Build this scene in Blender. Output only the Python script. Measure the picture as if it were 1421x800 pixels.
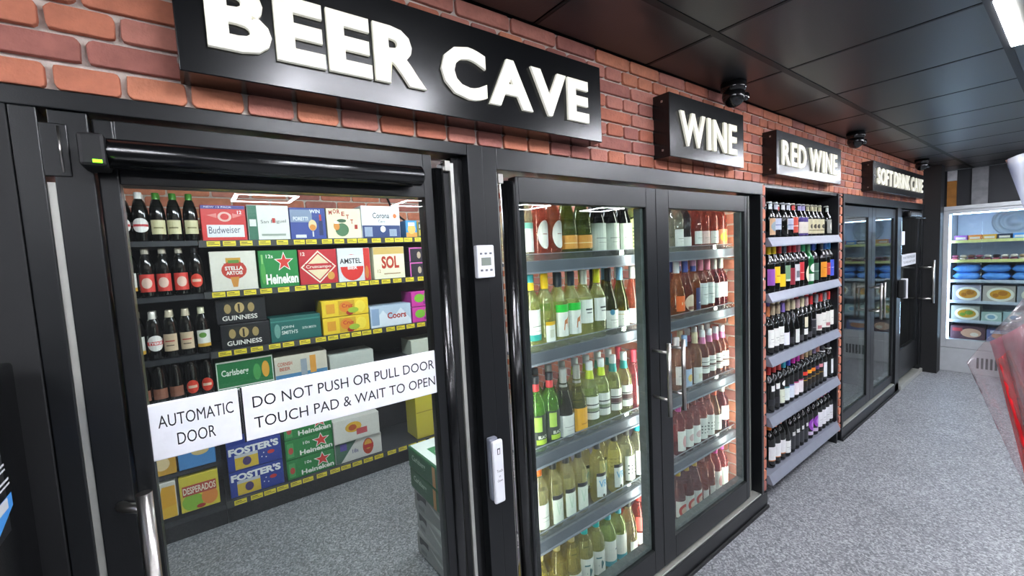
import bpy, bmesh, math, random
from mathutils import Matrix, Vector
random.seed(7)
for o in list(bpy.data.objects): bpy.data.objects.remove(o)
S = bpy.context.scene; COL = S.collection
# ---------------------------------------------------------------- camera
cam = bpy.data.objects.new('camera', bpy.data.cameras.new('camera')); COL.objects.link(cam)
cam.data.sensor_width = 36; cam.data.lens = 14.876; cam.data.clip_start = 0.02
_r = Vector((0.80115314, -0.59623962, -0.05149718)); _d = Vector((-0.08749795, -0.03157347, -0.99566421)); _f = Vector((0.59202851, 0.80218541, -0.07746493))
cam.matrix_world = Matrix(((_r.x, -_d.x, -_f.x, 0), (_r.y, -_d.y, -_f.y, -1.1), (_r.z, -_d.z, -_f.z, 1.594), (0, 0, 0, 1)))
S.camera = cam
# ---------------------------------------------------------------- world, exposure
w = bpy.data.worlds.new('world'); S.world = w; w.use_nodes = True
w.node_tree.nodes['Background'].inputs[0].default_value = (0.75, 0.85, 1, 1)
w.node_tree.nodes['Background'].inputs[1].default_value = 0.3
S.view_settings.view_transform = 'Standard'; S.view_settings.look = 'None'
S.view_settings.exposure = 0.0; S.view_settings.gamma = 1.0; S.view_settings.use_curve_mapping = False
LED_SHOP = 160.0; LED_CAVE = 88.0; LED_STRIP = 44.0; LED_FREEZER = 28.0; SIGN_GLOW = 0.35
ZC = 2.342   # shop ceiling
# area lights: the shop front window bay behind the camera and the cold room's ceiling lights
def area(name, loc, rot, sx, sy, power, col=(1, 1, 1)):
    l = bpy.data.lights.new(name, 'AREA'); l.shape = 'RECTANGLE'; l.size = sx; l.size_y = sy; l.energy = power; l.color = col
    o = bpy.data.objects.new(name, l); COL.objects.link(o); o.location = loc; o.rotation_euler = rot
    return o
R90 = math.pi / 2

# ---------------------------------------------------------------- materials
def lin(h):
    h = h.lstrip('#'); v = [int(h[i:i+2], 16) / 255 for i in (0, 2, 4)]
    return tuple(c / 12.92 if c <= .04045 else ((c + .055) / 1.055) ** 2.4 for c in v) + (1,)
MATS = {}
def newmat(name):
    m = bpy.data.materials.new(name); m.use_nodes = True; return m, m.node_tree.nodes, m.node_tree.links
def pm(name, hexc, rough=.5, metal=0, spec=.5, noise=0, nscale=20, bump=0, bscale=200, coat=0):
    if name in MATS: return MATS[name]
    m, n, l = newmat(name); b = n['Principled BSDF']
    c = lin(hexc); b.inputs['Base Color'].default_value = c; b.inputs['Roughness'].default_value = rough
    b.inputs['Metallic'].default_value = metal; b.inputs['Specular IOR Level'].default_value = spec; b.inputs['Coat Weight'].default_value = coat
    if noise:
        t = n.new('ShaderNodeTexNoise'); t.inputs['Scale'].default_value = nscale; t.inputs['Detail'].default_value = 4
        tc = n.new('ShaderNodeTexCoord'); l.new(tc.outputs['Object'], t.inputs['Vector'])
        r = n.new('ShaderNodeValToRGB'); r.color_ramp.elements[0].position = .3; r.color_ramp.elements[1].position = .7
        r.color_ramp.elements[0].color = tuple(x * (1 - noise) for x in c[:3]) + (1,)
        r.color_ramp.elements[1].color = tuple(min(1, x * (1 + noise)) for x in c[:3]) + (1,)
        l.new(t.outputs['Fac'], r.inputs['Fac']); l.new(r.outputs['Color'], b.inputs['Base Color'])
    if bump:
        t = n.new('ShaderNodeTexNoise'); t.inputs['Scale'].default_value = bscale; t.inputs['Detail'].default_value = 3
        tc = n.new('ShaderNodeTexCoord'); l.new(tc.outputs['Object'], t.inputs['Vector'])
        bn = n.new('ShaderNodeBump'); bn.inputs['Strength'].default_value = bump; bn.inputs['Distance'].default_value = .003
        l.new(t.outputs['Fac'], bn.inputs['Height']); l.new(bn.outputs['Normal'], b.inputs['Normal'])
    MATS[name] = m; return m
def P(hexc): return pm('print_' + hexc, hexc, .45, noise=.04, nscale=60)
def CAPM(hexc): return pm('cap_' + hexc, hexc, .3, metal=.15, noise=.05)
def emis(name, hexc, s):
    if name in MATS: return MATS[name]
    m, n, l = newmat(name); b = n['Principled BSDF']; b.inputs['Base Color'].default_value = lin(hexc)
    b.inputs['Emission Color'].default_value = lin(hexc); b.inputs['Emission Strength'].default_value = s; MATS[name] = m; return m
def fresnel(n, l, ior):
    # same mirror strength on both faces of a thin pane (no false total reflection inside it)
    fr = n.new('ShaderNodeFresnel'); g = n.new('ShaderNodeNewGeometry'); mr = n.new('ShaderNodeMapRange')
    mr.inputs['To Min'].default_value = ior; mr.inputs['To Max'].default_value = 1 / ior
    l.new(g.outputs['Backfacing'], mr.inputs['Value']); l.new(mr.outputs['Result'], fr.inputs['IOR']); return fr
def glassy(name, tint, refl_ior=1.5, haze=0.0, rough=0.0):
    """thin clear pane: fresnel mirror over a tinted see-through layer"""
    if name in MATS: return MATS[name]
    m, n, l = newmat(name); n.remove(n['Principled BSDF']); out = n['Material Output']
    tr = n.new('ShaderNodeBsdfTransparent'); tr.inputs[0].default_value = lin(tint)
    gl = n.new('ShaderNodeBsdfGlossy'); gl.inputs['Roughness'].default_value = rough
    fr = fresnel(n, l, refl_ior)
    mx = n.new('ShaderNodeMixShader'); l.new(fr.outputs[0], mx.inputs[0]); 
    if haze:
        df = n.new('ShaderNodeBsdfDiffuse'); m2 = n.new('ShaderNodeMixShader'); m2.inputs[0].default_value = haze
        l.new(tr.outputs[0], m2.inputs[1]); l.new(df.outputs[0], m2.inputs[2]); l.new(m2.outputs[0], mx.inputs[1])
    else: l.new(tr.outputs[0], mx.inputs[1])
    l.new(gl.outputs[0], mx.inputs[2]); l.new(mx.outputs[0], out.inputs[0]); MATS[name] = m; return m
def bottle_mat(hexc, clear=.45):
    name = 'bottle_' + hexc
    if name in MATS: return MATS[name]
    m, n, l = newmat(name); n.remove(n['Principled BSDF']); out = n['Material Output']
    c = lin(hexc)
    tr = n.new('ShaderNodeBsdfTransparent'); tr.inputs[0].default_value = tuple(x ** .4 for x in c[:3]) + (1,)
    tl = n.new('ShaderNodeBsdfTranslucent'); c = tuple(x ** .8 for x in c[:3]) + (1,); tl.inputs[0].default_value = c
    df = n.new('ShaderNodeBsdfDiffuse'); df.inputs[0].default_value = c
    a = n.new('ShaderNodeMixShader'); a.inputs[0].default_value = .5; l.new(tl.outputs[0], a.inputs[1]); l.new(df.outputs[0], a.inputs[2])
    b = n.new('ShaderNodeMixShader'); b.inputs[0].default_value = 1 - clear; l.new(tr.outputs[0], b.inputs[1]); l.new(a.outputs[0], b.inputs[2])
    gl = n.new('ShaderNodeBsdfGlossy'); gl.inputs['Roughness'].default_value = .06
    fr = fresnel(n, l, 1.62)
    x = n.new('ShaderNodeMixShader'); l.new(fr.outputs[0], x.inputs[0]); l.new(b.outputs[0], x.inputs[1]); l.new(gl.outputs[0], x.inputs[2])
    l.new(x.outputs[0], out.inputs[0]); MATS[name] = m; return m

BLACK = pm('black_powder_coat', '#101214', .34, spec=.5, bump=.05, bscale=400)
BLACKG = pm('black_gloss_trim', '#0b0c0d', .2, spec=.6, noise=.1)
BLACKM = pm('black_matte', '#0b0c0e', .6, noise=.1)
SIGNB = pm('sign_black_acrylic', '#08090b', .24, spec=.5, noise=.05)
STEEL = pm('brushed_steel', '#b9b6b0', .28, metal=1, noise=.06, nscale=90)
ALU = pm('aluminium_strip', '#b9bab2', .4, metal=.6, noise=.06)
SHELFG = pm('shelf_grey_metal', '#70757f', .32, metal=.5, noise=.08, nscale=8)
SHELFL = pm('shelf_light_grey', '#858995', .4, metal=.2, noise=.05)
SHELFD = pm('shelf_dark', '#2b2d31', .45, noise=.1)
MORTAR = pm('mortar', '#c2b8ae', .9, noise=.15, nscale=60, bump=.5, bscale=150)
BRK = [pm('brick_%d' % i, c, .8, noise=.16, nscale=28, bump=.7, bscale=90) for i, c in enumerate(('#bd7459', '#b46c55', '#c67e60', '#a06459', '#b87868'))]
WHITE = pm('white_plastic', '#dfe0e4', .35, noise=.03)
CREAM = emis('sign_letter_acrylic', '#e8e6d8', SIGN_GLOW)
CREAM2 = emis('lit_sign_letter_edge', '#fffbe8', 1.5)
GLASS = glassy('door_glass', '#eef4f2', 1.45, haze=.003)
GUARD = glassy('shelf_guard', '#f2f6f6', 1.5, haze=.05)
TXT = pm('black_lettering', '#0c0c0e', .5, noise=.05)

m, n, l = newmat('speckled_vinyl'); b = n['Principled BSDF']; b.inputs['Roughness'].default_value = .45
tc = n.new('ShaderNodeTexCoord'); v = n.new('ShaderNodeTexVoronoi'); v.inputs['Scale'].default_value = 130
t2 = n.new('ShaderNodeTexNoise'); t2.inputs['Scale'].default_value = 90; t2.inputs['Detail'].default_value = 5
t3 = n.new('ShaderNodeTexNoise'); t3.inputs['Scale'].default_value = 2.5; t3.inputs['Detail'].default_value = 3
for t in (v, t2, t3): l.new(tc.outputs['Object'], t.inputs['Vector'])
r1 = n.new('ShaderNodeValToRGB'); r1.color_ramp.elements[0].color = lin('#4c4e52'); r1.color_ramp.elements[1].color = lin('#cfd0d3')
e = r1.color_ramp.elements.new(.5); e.color = lin('#85878b'); r1.color_ramp.elements[0].position = .12; r1.color_ramp.elements[2].position = .95
bw = n.new('ShaderNodeRGBToBW'); l.new(v.outputs['Color'], bw.inputs[0])
ad = n.new('ShaderNodeMix'); ad.inputs[0].default_value = .3; l.new(bw.outputs[0], ad.inputs[2]); l.new(t2.outputs['Fac'], ad.inputs[3])
l.new(ad.outputs[0], r1.inputs[0])
mu = n.new('ShaderNodeMix'); mu.data_type = 'RGBA'; mu.blend_type = 'MULTIPLY'; mu.inputs[0].default_value = .35
l.new(r1.outputs[0], mu.inputs[6]); l.new(t3.outputs['Fac'], mu.inputs[7]); l.new(mu.outputs[2], b.inputs['Base Color'])
FLOORM = m

# ---------------------------------------------------------------- mesh helpers
def link(o, parent=None):
    COL.objects.link(o)
    if parent is not None: o.parent = parent
    return o
def meshobj(name, me, parent=None, loc=(0, 0, 0), rotz=0):
    o = bpy.data.objects.new(name, me); o.location = loc; o.rotation_euler[2] = rotz
    return link(o, parent)
def tag(o, label=None, cat=None, group=None, kind=None):
    if label: o['label'] = label
    if cat: o['category'] = cat
    if group: o['group'] = group
    if kind: o['kind'] = kind
    return o
def empty(name, loc=(0, 0, 0), rotz=0, label=None, cat=None, group=None, kind=None, parent=None):
    o = bpy.data.objects.new(name, None); o.empty_display_size = .05; o.location = loc; o.rotation_euler[2] = rotz
    link(o, parent); return tag(o, label, cat, group, kind)
BOXC = {}
def box_data(sx, sy, sz, mats, bevel=0):
    key = (round(sx, 4), round(sy, 4), round(sz, 4), tuple(x.name for x in mats), bevel)
    if key in BOXC: return BOXC[key]
    bm = bmesh.new(); bmesh.ops.create_cube(bm, size=1)
    for v in bm.verts: v.co = Vector((v.co.x * sx, v.co.y * sy, v.co.z * sz))
    if bevel: bmesh.ops.bevel(bm, geom=bm.edges[:], offset=min(bevel, .4 * min(sx, sy, sz)), segments=2, profile=.5, affect='EDGES')
    me = bpy.data.meshes.new('box'); bm.to_mesh(me); bm.free()
    for x in mats: me.materials.append(x)
    BOXC[key] = me; return me
def box(name, x0, x1, y0, y1, z0, z1, mat, parent=None, bevel=0, off=(0, 0, 0)):
    me = box_data(x1 - x0, y1 - y0, z1 - z0, [mat], bevel)
    return meshobj(name, me, parent, ((x0 + x1) / 2 - off[0], (y0 + y1) / 2 - off[1], (z0 + z1) / 2 - off[2]))
def lathe_data(prof, mat, seg=20, smooth=True, cap=True):
    bm = bmesh.new(); rings = []
    for r, z in prof:
        if r < 1e-6: rings.append([bm.verts.new((0, 0, z))])
        else: rings.append([bm.verts.new((r * math.cos(2 * math.pi * i / seg), r * math.sin(2 * math.pi * i / seg), z)) for i in range(seg)])
    for a, b2 in zip(rings, rings[1:]):
        for i in range(seg):
            j = (i + 1) % seg
            q = [a[i % len(a)], a[j % len(a)], b2[j % len(b2)], b2[i % len(b2)]]
            q = list(dict.fromkeys(q))
            if len(q) > 2: bm.faces.new(q)
    for f in bm.faces: f.smooth = smooth
    me = bpy.data.meshes.new('lathe'); bm.to_mesh(me); bm.free(); me.materials.append(mat); return me
def tube(name, pts, r, mat, parent=None, seg=12, loc=(0, 0, 0)):
    bm = bmesh.new(); pts = [Vector(p) for p in pts]; rings = []
    for i, p in enumerate(pts):
        d = (pts[min(i + 1, len(pts) - 1)] - pts[max(i - 1, 0)]).normalized()
        u = d.orthogonal().normalized() if i == 0 else (rings_u - d * rings_u.dot(d)).normalized(); rings_u = u
        v = d.cross(u); rings.append([bm.verts.new(p + r * (math.cos(2 * math.pi * k / seg) * u + math.sin(2 * math.pi * k / seg) * v)) for k in range(seg)])
    for a, b2 in zip(rings, rings[1:]):
        for k in range(seg): bm.faces.new((a[k], a[(k + 1) % seg], b2[(k + 1) % seg], b2[k])).smooth = True
    bm.faces.new(rings[0]); bm.faces.new(rings[-1][::-1])
    bmesh.ops.recalc_face_normals(bm, faces=bm.faces[:])
    me = bpy.data.meshes.new(name); bm.to_mesh(me); bm.free(); me.materials.append(mat)
    return meshobj(name, me, parent, loc)
# text as raw geometry
TC = {}
def text_geo(body, bold=0.0, extrude=0.0, bevel=0.0, res=3):
    key = (body, bold, extrude, bevel)
    if key in TC: return TC[key]
    cu = bpy.data.curves.new('txt', 'FONT'); cu.body = body; cu.offset = bold; cu.extrude = extrude; cu.bevel_depth = bevel; cu.resolution_u = res
    o = bpy.data.objects.new('txt', cu); COL.objects.link(o); bpy.context.view_layer.update()
    me = bpy.data.meshes.new_from_object(o.evaluated_get(bpy.context.evaluated_depsgraph_get()))
    vs = [tuple(v.co) for v in me.vertices]; fs = [tuple(p.vertices) for p in me.polygons]
    bpy.data.objects.remove(o); bpy.data.curves.remove(cu); bpy.data.meshes.remove(me)
    x0 = min(v[0] for v in vs); x1 = max(v[0] for v in vs); y0 = min(v[1] for v in vs); y1 = max(v[1] for v in vs)
    TC[key] = (vs, fs, (x0, x1, y0, y1)); return TC[key]
def print_mesh(elems, mapf, mats0=None, nu=1, layer=.0004):
    """elems: ('r',u0,v0,u1,v1,col) ('e',cu,cv,ru,rv,col) ('p',pts,col) ('t',txt,u0,v0,u1,v1,col[,bold[,slant]]) ('s',cu,cv,ru,rv,col)
    mapf(u,v,h) -> 3D point"""
    vs, fs, mi, mats = [], [], [], []
    def M(c):
        m = P(c) if isinstance(c, str) else c
        if m not in mats: mats.append(m)
        return mats.index(m)
    for li, e in enumerate(elems):
        h = layer * (li + 1); k = e[0]; base = len(vs)
        if k == 'r':
            _, u0, v0, u1, v1, c = e
            for i in range(nu + 1):
                u = u0 + (u1 - u0) * i / nu; vs += [mapf(u, v0, h), mapf(u, v1, h)]
            for i in range(nu): fs.append((base + 2 * i, base + 2 * i + 2, base + 2 * i + 3, base + 2 * i + 1)); mi.append(M(c))
        elif k == 'e' and nu > 1:
            _, cu, cv, ru, rv, c = e; N = 10
            for i in range(N + 1):
                a = math.pi * i / N; u = cu - ru * math.cos(a); q = max(rv * math.sin(a), .004); vs += [mapf(u, cv - q, h), mapf(u, cv + q, h)]
            for i in range(N): fs.append((base + 2 * i, base + 2 * i + 2, base + 2 * i + 3, base + 2 * i + 1)); mi.append(M(c))
        elif k in 'es':
            _, cu, cv, ru, rv, c = e; N = 20 if k == 'e' else 10
            vs.append(mapf(cu, cv, h))
            for i in range(N):
                a = math.pi / 2 + 2 * math.pi * i / N; q = 1 if (k == 'e' or i % 2 == 0) else .42
                vs.append(mapf(cu + ru * q * math.cos(a), cv + rv * q * math.sin(a), h))
            for i in range(N): fs.append((base, base + 1 + i, base + 1 + (i + 1) % N)); mi.append(M(c))
        elif k == 'p':
            _, pts, c = e
            vs += [mapf(u, v, h) for u, v in pts]; fs.append(tuple(range(base, base + len(pts)))); mi.append(M(c))
        elif k == 't':
            txt, u0, v0, u1, v1, c = e[1:7]; bold = e[7] if len(e) > 7 else 0; sl = e[8] if len(e) > 8 else 0
            tv, tf, (x0, x1, y0, y1) = text_geo(txt, bold)
            for x, y, z in tv:
                fu = (x - x0) / (x1 - x0); fv = (y - y0) / (y1 - y0)
                vs.append(mapf(u0 + (u1 - u0) * fu, v0 + (v1 - v0) * fv + sl * fu, h))
            for f in tf: fs.append(tuple(base + i for i in f)); mi.append(M(c))
    me = bpy.data.meshes.new('print'); me.from_pydata(vs, [], fs)
    for x in mats: me.materials.append(x)
    for p_, i in zip(me.polygons, mi): p_.material_index = i
    return me

# ================================================================ SHELL
def struct(o): o['kind'] = 'structure'; return o
XL, XR, YF, YB = -3.0, 7.45, -6.0, 2.62
bm = bmesh.new()
vs_ = [bm.verts.new(p) for p in ((XL, YF, 0), (XR, YF, 0), (XR, YB, 0), (XL, YB, 0))]; bm.faces.new(vs_)
me = bpy.data.meshes.new('floor'); bm.to_mesh(me); bm.free(); me.materials.append(FLOORM); fl = struct(meshobj('floor', me))
WALLD = pm('dark_shop_wall', '#4a4b4e', .7, noise=.1)
struct(box('wall_south', XL, XR, YF - .1, YF, 0, ZC, WALLD))
struct(box('wall_west', XL - .1, XL, YF, YB, 0, ZC, WALLD))
ENDM = pm('end_wall_paint', '#26282d', .6, noise=.15, nscale=4)
struct(box('wall_east', XR, XR + .1, YF, YB + .1, 0, ZC, ENDM))
# ceiling: black 600 mm tiles in a black grid
CT = pm('black_ceiling_tile', '#1b1c1f', .36, spec=1.0, bump=.12, bscale=260)
TBAR = pm('ceiling_grid_bar', '#0b0b0c', .5, noise=.1)
ceil = struct(empty('ceiling', (0, 0, ZC)))
box('ceiling_slab', XL, XR, YF, .12, ZC + .012, ZC + .06, BLACKM, ceil, off=(0, 0, ZC))
gx = [1.552 + .6 * k for k in range(-8, 11)]; gy = [-.295 - .595 * k for k in range(-1, 11)]
LEDS = [(i, j) for i in (1, 4, 7, -2, -5) for j in (2, 7)]     # grid cells that hold a light, i counted from x=1.552
tiles = []
for ki in range(-8, 10):
    for kj in range(0, 11):
        if (ki, kj) in LEDS: continue
        x0 = 1.552 + .6 * ki; x1 = x0 + .6; y1 = -.295 + .595 - .595 * kj; y0 = y1 - .595
        y1 = min(y1, -.002); x1 = min(x1, XR - .002); x0 = max(x0, XL)
        if x1 - x0 < .05 or y1 - y0 < .05: continue
        near = (x0 > -.3 and y0 > -2.2)
        if near: box('ceiling_tile', x0 + .009, x1 - .009, y0 + .009, y1 - .009, ZC + .0, ZC + .011, CT, ceil, bevel=.002, off=(0, 0, ZC))
        else: tiles.append((x0, x1, y0, y1))
bm = bmesh.new()
for x0, x1, y0, y1 in tiles:
    vv = [bm.verts.new((x, y, .002)) for x, y in ((x0 + .009, y0 + .009), (x0 + .009, y1 - .009), (x1 - .009, y1 - .009), (x1 - .009, y0 + .009))]; bm.faces.new(vv)
me = bpy.data.meshes.new('far_tiles'); bm.to_mesh(me); bm.free(); me.materials.append(CT); tag(meshobj('far_ceiling_tiles', me, ceil), kind='stuff')
for y in gy:
    if YF < y < -.1: box('grid_bar', XL, XR, y - .0125, y + .0125, ZC - .003, ZC + .004, TBAR, ceil, off=(0, 0, ZC))
for x in gx:
    if XL < x < XR: box('grid_bar', x - .005, x + .005, YF, -.002, ZC - .001, ZC + .004, TBAR, ceil, off=(0, 0, ZC))
# LED frame lights
LEDM = emis('led_diffuser', '#f4f6ff', LED_SHOP); OLIVE = pm('light_centre_tile', '#45443a', .5, noise=.1)
for n_, (i, j) in enumerate(LEDS):
    x0 = 1.552 + .6 * i + .008; x1 = x0 + .584; y1 = -.295 + .595 - .595 * j - .008; y0 = y1 - .579
    pos = {(1, 2): 'nearest the wine sign', (4, 2): 'over the red wine rack', (7, 2): 'far end before the freezer'}.get((i, j), '%s row, %s along' % ({2: 'first', 7: 'second'}[j], {1: 'third', 4: 'fourth', 7: 'fifth', -2: 'second', -5: 'first'}[i]))
    t = empty('led_frame_light', ((x0 + x1) / 2, (y0 + y1) / 2, ZC), label='square glowing LED frame light in black ceiling, ' + pos, cat='ceiling light', group='square LED frame lights')
    ww = .036; cx, cy = (x1 - x0) / 2, (y1 - y0) / 2
    for a in ((-cx, cx, -cy, -cy + ww), (-cx, cx, cy - ww, cy), (-cx, -cx + ww, -cy + ww, cy - ww), (cx - ww, cx, -cy + ww, cy - ww)):
        box('light_strip', *a, -.006, .006, LEDM, t, bevel=.003)
    box('centre_panel', -cx + ww, cx - ww, -cy + ww, cy - ww, 0, .008, OLIVE, t)

# brick wall above the doors
wl = struct(empty('wall_north', (0, 0, 1.926)))
box('mortar_bed', -1.6, 6.64, .006, .1, 1.926, ZC, MORTAR, wl, off=(0, 0, 1.926))
def brick_data(L, H, i, D=.012):
    key = ('brick', round(L, 3), round(H, 3), i, D)
    if key in BOXC: return BOXC[key]
    bm = bmesh.new(); bmesh.ops.create_cube(bm, size=1)
    for v in bm.verts: v.co = Vector((v.co.x * L, v.co.y * D, v.co.z * H))
    bmesh.ops.bevel(bm, geom=[e for e in bm.edges if abs(e.verts[0].co.y - e.verts[1].co.y) > .001], offset=H * .2, segments=2, profile=.5, affect='EDGES')
    fe = [e for e in bm.edges if e.verts[0].co.y < 0 and e.verts[1].co.y < 0]
    bmesh.ops.bevel(bm, geom=fe, offset=.0022, segments=2, profile=.5, affect='EDGES')
    for v in bm.verts:
        s = math.sin(v.co.x * 313 + i * 7.1 + v.co.z * 190); v.co.x += .0012 * s; v.co.z += .001 * math.cos(v.co.x * 420 + i * 3)
    me = bpy.data.meshes.new('brick'); bm.to_mesh(me); bm.free(); me.materials.append(BRK[i % 5]); BOXC[key] = me; return me
def joined(name, items, parent, kind='stuff'):
    """items: (mesh, Matrix) joined into one object"""
    bm = bmesh.new(); mats = []
    for me, mx in items:
        n0 = len(bm.verts); f0 = len(bm.faces); bm.from_mesh(me); bm.verts.ensure_lookup_table(); bm.faces.ensure_lookup_table()
        for v in bm.verts[n0:]: v.co = mx @ v.co
        mt = me.materials[0]
        if mt not in mats: mats.append(mt)
        for f in bm.faces[f0:]: f.material_index = mats.index(mt)
    me = bpy.data.meshes.new(name); bm.to_mesh(me); bm.free()
    for x in mats: me.materials.append(x)
    o = meshobj(name, me, parent); o['kind'] = kind; return o
far = []; cnt = 0
CH = .052
for c in range(8):
    zc = 1.926 + CH * (c + .5); head = c % 2 == 0
    L = .0985 if head else .197; x = -1.55 + (0 if head else .05) - (-.066 % .0985)
    x = .0175 - .0985 * 16 + (.049 if not head else 0)
    while x < 6.63:
        a, b_ = x, min(x + L, 6.635)
        if b_ - a > .03:
            me = brick_data(b_ - a - .0085, CH - .0085, random.randrange(10)); yy = .002 - random.random() * .002
            # English bond course lines
            hid = (.04 < a and b_ < 1.2 and 2.0 < zc < 2.2) or (1.63 < a and b_ < 2.2 and 2.0 < zc < 2.2) or (2.64 < a and b_ < 3.55 and 2.0 < zc < 2.2)
            if -.35 < a < 4.3 and not hid and cnt < 290:
                meshobj('brick', me, wl, ((a + b_) / 2, yy, zc - 1.926)); cnt += 1
            else: far.append((me, Matrix.Translation(((a + b_) / 2, yy, zc - 1.926))))
        x += L
joined('far_bricks', far, wl)
# black carcass behind the bricks above the opening
# ================================================================ FRAMES AND DOORS
t1 = struct(empty('trim_1', (0, 0, 1.88)))          # header over the automatic door
box('header_rail', -1.6, .664, -.012, .09, 1.893, 1.926, BLACK, t1, bevel=.002, off=(0, 0, 1.88))
t2 = struct(empty('trim_2', (.77, 0, 1.86)))
box('header_rail', .768, 2.592, -.012, .09, 1.86, 1.926, BLACK, t2, bevel=.002, off=(.77, 0, 1.86))
t3 = struct(empty('trim_3', (.66, 0, 0)))           # twin post between the doors
box('post_board', .664, .7155, -.014, .09, 0, 1.9255, BLACK, t3, bevel=.0015, off=(.66, 0, 0))
box('post_board', .7165, .767, -.012, .09, 0, 1.9255, BLACK, t3, bevel=.0015, off=(.66, 0, 0))
t4 = struct(empty('trim_4', (-1.6, 0, 0)))
box('cladding_panel', -1.6, -.235, -.012, .09, 0, 1.893, BLACKM, t4, bevel=.002, off=(-1.6, 0, 0))
box('cladding_panel', -.234, -.2, -.01, .09, 0, 1.893, BLACK, t4, bevel=.002, off=(-1.6, 0, 0))
box('silver_strip', -.1995, -.189, -.004, .08, 0, 1.765, ALU, t4, off=(-1.6, 0, 0))
box('cladding_panel', -.1885, -.137, -.008, .09, 0, 1.892, BLACK, t4, bevel=.002, off=(-1.6, 0, 0))
box('hinge_plate', -.2, -.165, -.011, -.007, 1.775, 1.868, BLACK, t4, bevel=.002, off=(-1.6, 0, 0))
tube('hinge_pin', [(-.176, -.0125, 1.782), (-.176, -.0125, 1.862)], .0018, STEEL, t4, loc=(1.6, 0, 0))

# automatic door
d1 = struct(empty('door_1', (0, 0, 0)))
YD = .004
box('stile', -.134, -.104, YD, .05, .03, 1.887, BLACK, d1, bevel=.003)
box('top_rail', -.104, .528, YD, .05, 1.767, 1.887, BLACK, d1, bevel=.002)
box('stile', .528, .555, YD, .05, .03, 1.887, BLACK, d1, bevel=.002)
box('bottom_rail', -.104, .528, YD, .05, .03, .14, BLACK, d1, bevel=.002)
box('glass_pane', -.104, .528, .016, .021, .14, 1.767, GLASS, d1)
me = lathe_data([(0, 0), (.02, 0), (.02, 1.8), (0, 1.8)], BLACKG, 20)
meshobj('rounded_edge', me, d1, (.573, .012, .05)); 
box('seal_strip', .594, .612, .012, .05, .03, 1.87, BLACKM, d1)
box('hinge_bar', .614, .625, .005, .03, .03, 1.87, ALU, d1)
box('jamb', .626, .663, .018, .085, 0, 1.89, BLACKG, d1)
box('pivot_bracket', .594, .612, -.002, .012, 1.845, 1.875, STEEL, d1, bevel=.002)
hd = tube('door_handle', [(-.118, -.056, .62), (-.118, -.056, 1.182)], .0125, STEEL, d1, 16)
for z in (1.15, .66): tube('standoff', [(-.158, -.007, z), (-.150, -.022, z), (-.122, -.05, z)], .0095, STEEL, hd)
op = tag(empty('door_operator', (-.14, -.045, 1.815)), 'long black cylindrical door operator across top of automatic door', 'door operator')
me = lathe_data([(0, 0), (.02, 0), (.026, .006), (.026, .634), (.02, .64), (0, .64)], BLACKG, 24)
o_ = meshobj('housing', me, op); o_.rotation_euler = (0, R90, 0)
box('mounting_plate', .01, .63, .02, .047, -.02, .02, BLACK, op)
box('end_cap', -.006, .03, -.03, .04, -.03, .028, BLACKM, op, bevel=.006)
tag(box('indicator_light', .012, .024, -.034, -.028, -.024, -.019, emis('green_led', '#8cff20', 2.5), op), 'small green status light')

# white switches on the post
t = tag(empty('thermostat', (.696, -.014, 1.579)), 'white wall thermostat with small grey screen on black post', 'thermostat')
box('housing', -.031, .031, -.02, 0, -.049, .049, WHITE, t, bevel=.004)
box('screen', -.017, .017, -.0215, -.019, -.012, .012, pm('lcd_grey', '#7d857c', .3, noise=.05), t)
for zz in (.024, -.026):
    for xx in (-.017, 0, .017): box('button', xx - .004, xx + .004, -.022, -.019, zz - .003, zz + .003, pm('button_grey', '#6b6e73', .5, noise=.05), t, bevel=.001)
t = tag(empty('touch_pad', (.69, -.014, .93)), 'slim white touch to open pad with rounded ends on black post', 'touch pad')
box('back_box', -.02, .012, -.022, 0, -.095, .105, SHELFL, t, bevel=.006)
box('front_plate', -.018, .02, -.036, -.022, -.1, .1, WHITE, t, bevel=.006)
def flatmap(x0, z0, w_, h_, y):  # front facing -y
    return lambda u, v, h: (x0 + u * w_, y - h, z0 + v * h_)
for e_ in ([('t', 'Touch', .25, .5, .8, .545, '#2a2a2e'), ('t', 'to', .42, .42, .6, .45, '#2a2a2e'), ('t', 'Open', .27, .34, .78, .385, '#2a2a2e'), ('r', .38, .78, .66, .88, '#303036'), ('r', .45, .79, .6, .86, '#dfe0e4')]):
    meshobj('lettering' if e_[0] == 't' else 'hand_icon', print_mesh([e_], flatmap(-.018, -.1, .038, .2, -.0362 - (.0002 if e_[-1] == '#dfe0e4' else 0))), t)

# notices on the automatic door's glass
for nm, x0, x1, z0, z1, el, lab in (
    ('door_notice', -.107, .048, 1.213, 1.331, [('t', 'AUTOMATIC', .1, .56, .93, .78, '#141416'), ('t', 'DOOR', .28, .2, .7, .42, '#141416')], 'white notice reading automatic door, left part of pair on glass door'),
    ('door_notice', .052, .536, 1.206, 1.331, [('r', 0, 0, .008, 1, '#141416'), ('t', 'DO NOT PUSH OR PULL DOOR', .045, .585, .975, .795, '#141416'), ('t', 'TOUCH PAD & WAIT TO OPEN', .045, .2, .975, .41, '#141416')], 'long white notice reading do not push or pull door, touch pad')):
    t = tag(empty(nm, ((x0 + x1) / 2, .012, (z0 + z1) / 2)), lab, 'sign')
    box('plate', (x0 - x1) / 2, (x1 - x0) / 2, -.003, .003, (z0 - z1) / 2, (z1 - z0) / 2, WHITE, t, bevel=.0025)
    for e_ in el: meshobj('divider_line' if e_[0] == 'r' else 'lettering', print_mesh([e_], flatmap((x0 - x1) / 2, (z0 - z1) / 2, x1 - x0, z1 - z0, -.0031), layer=.0002), t)

BEAD = pm('glazing_bead_grey', '#59615f', .25, spec=.7, noise=.15, nscale=30)
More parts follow.
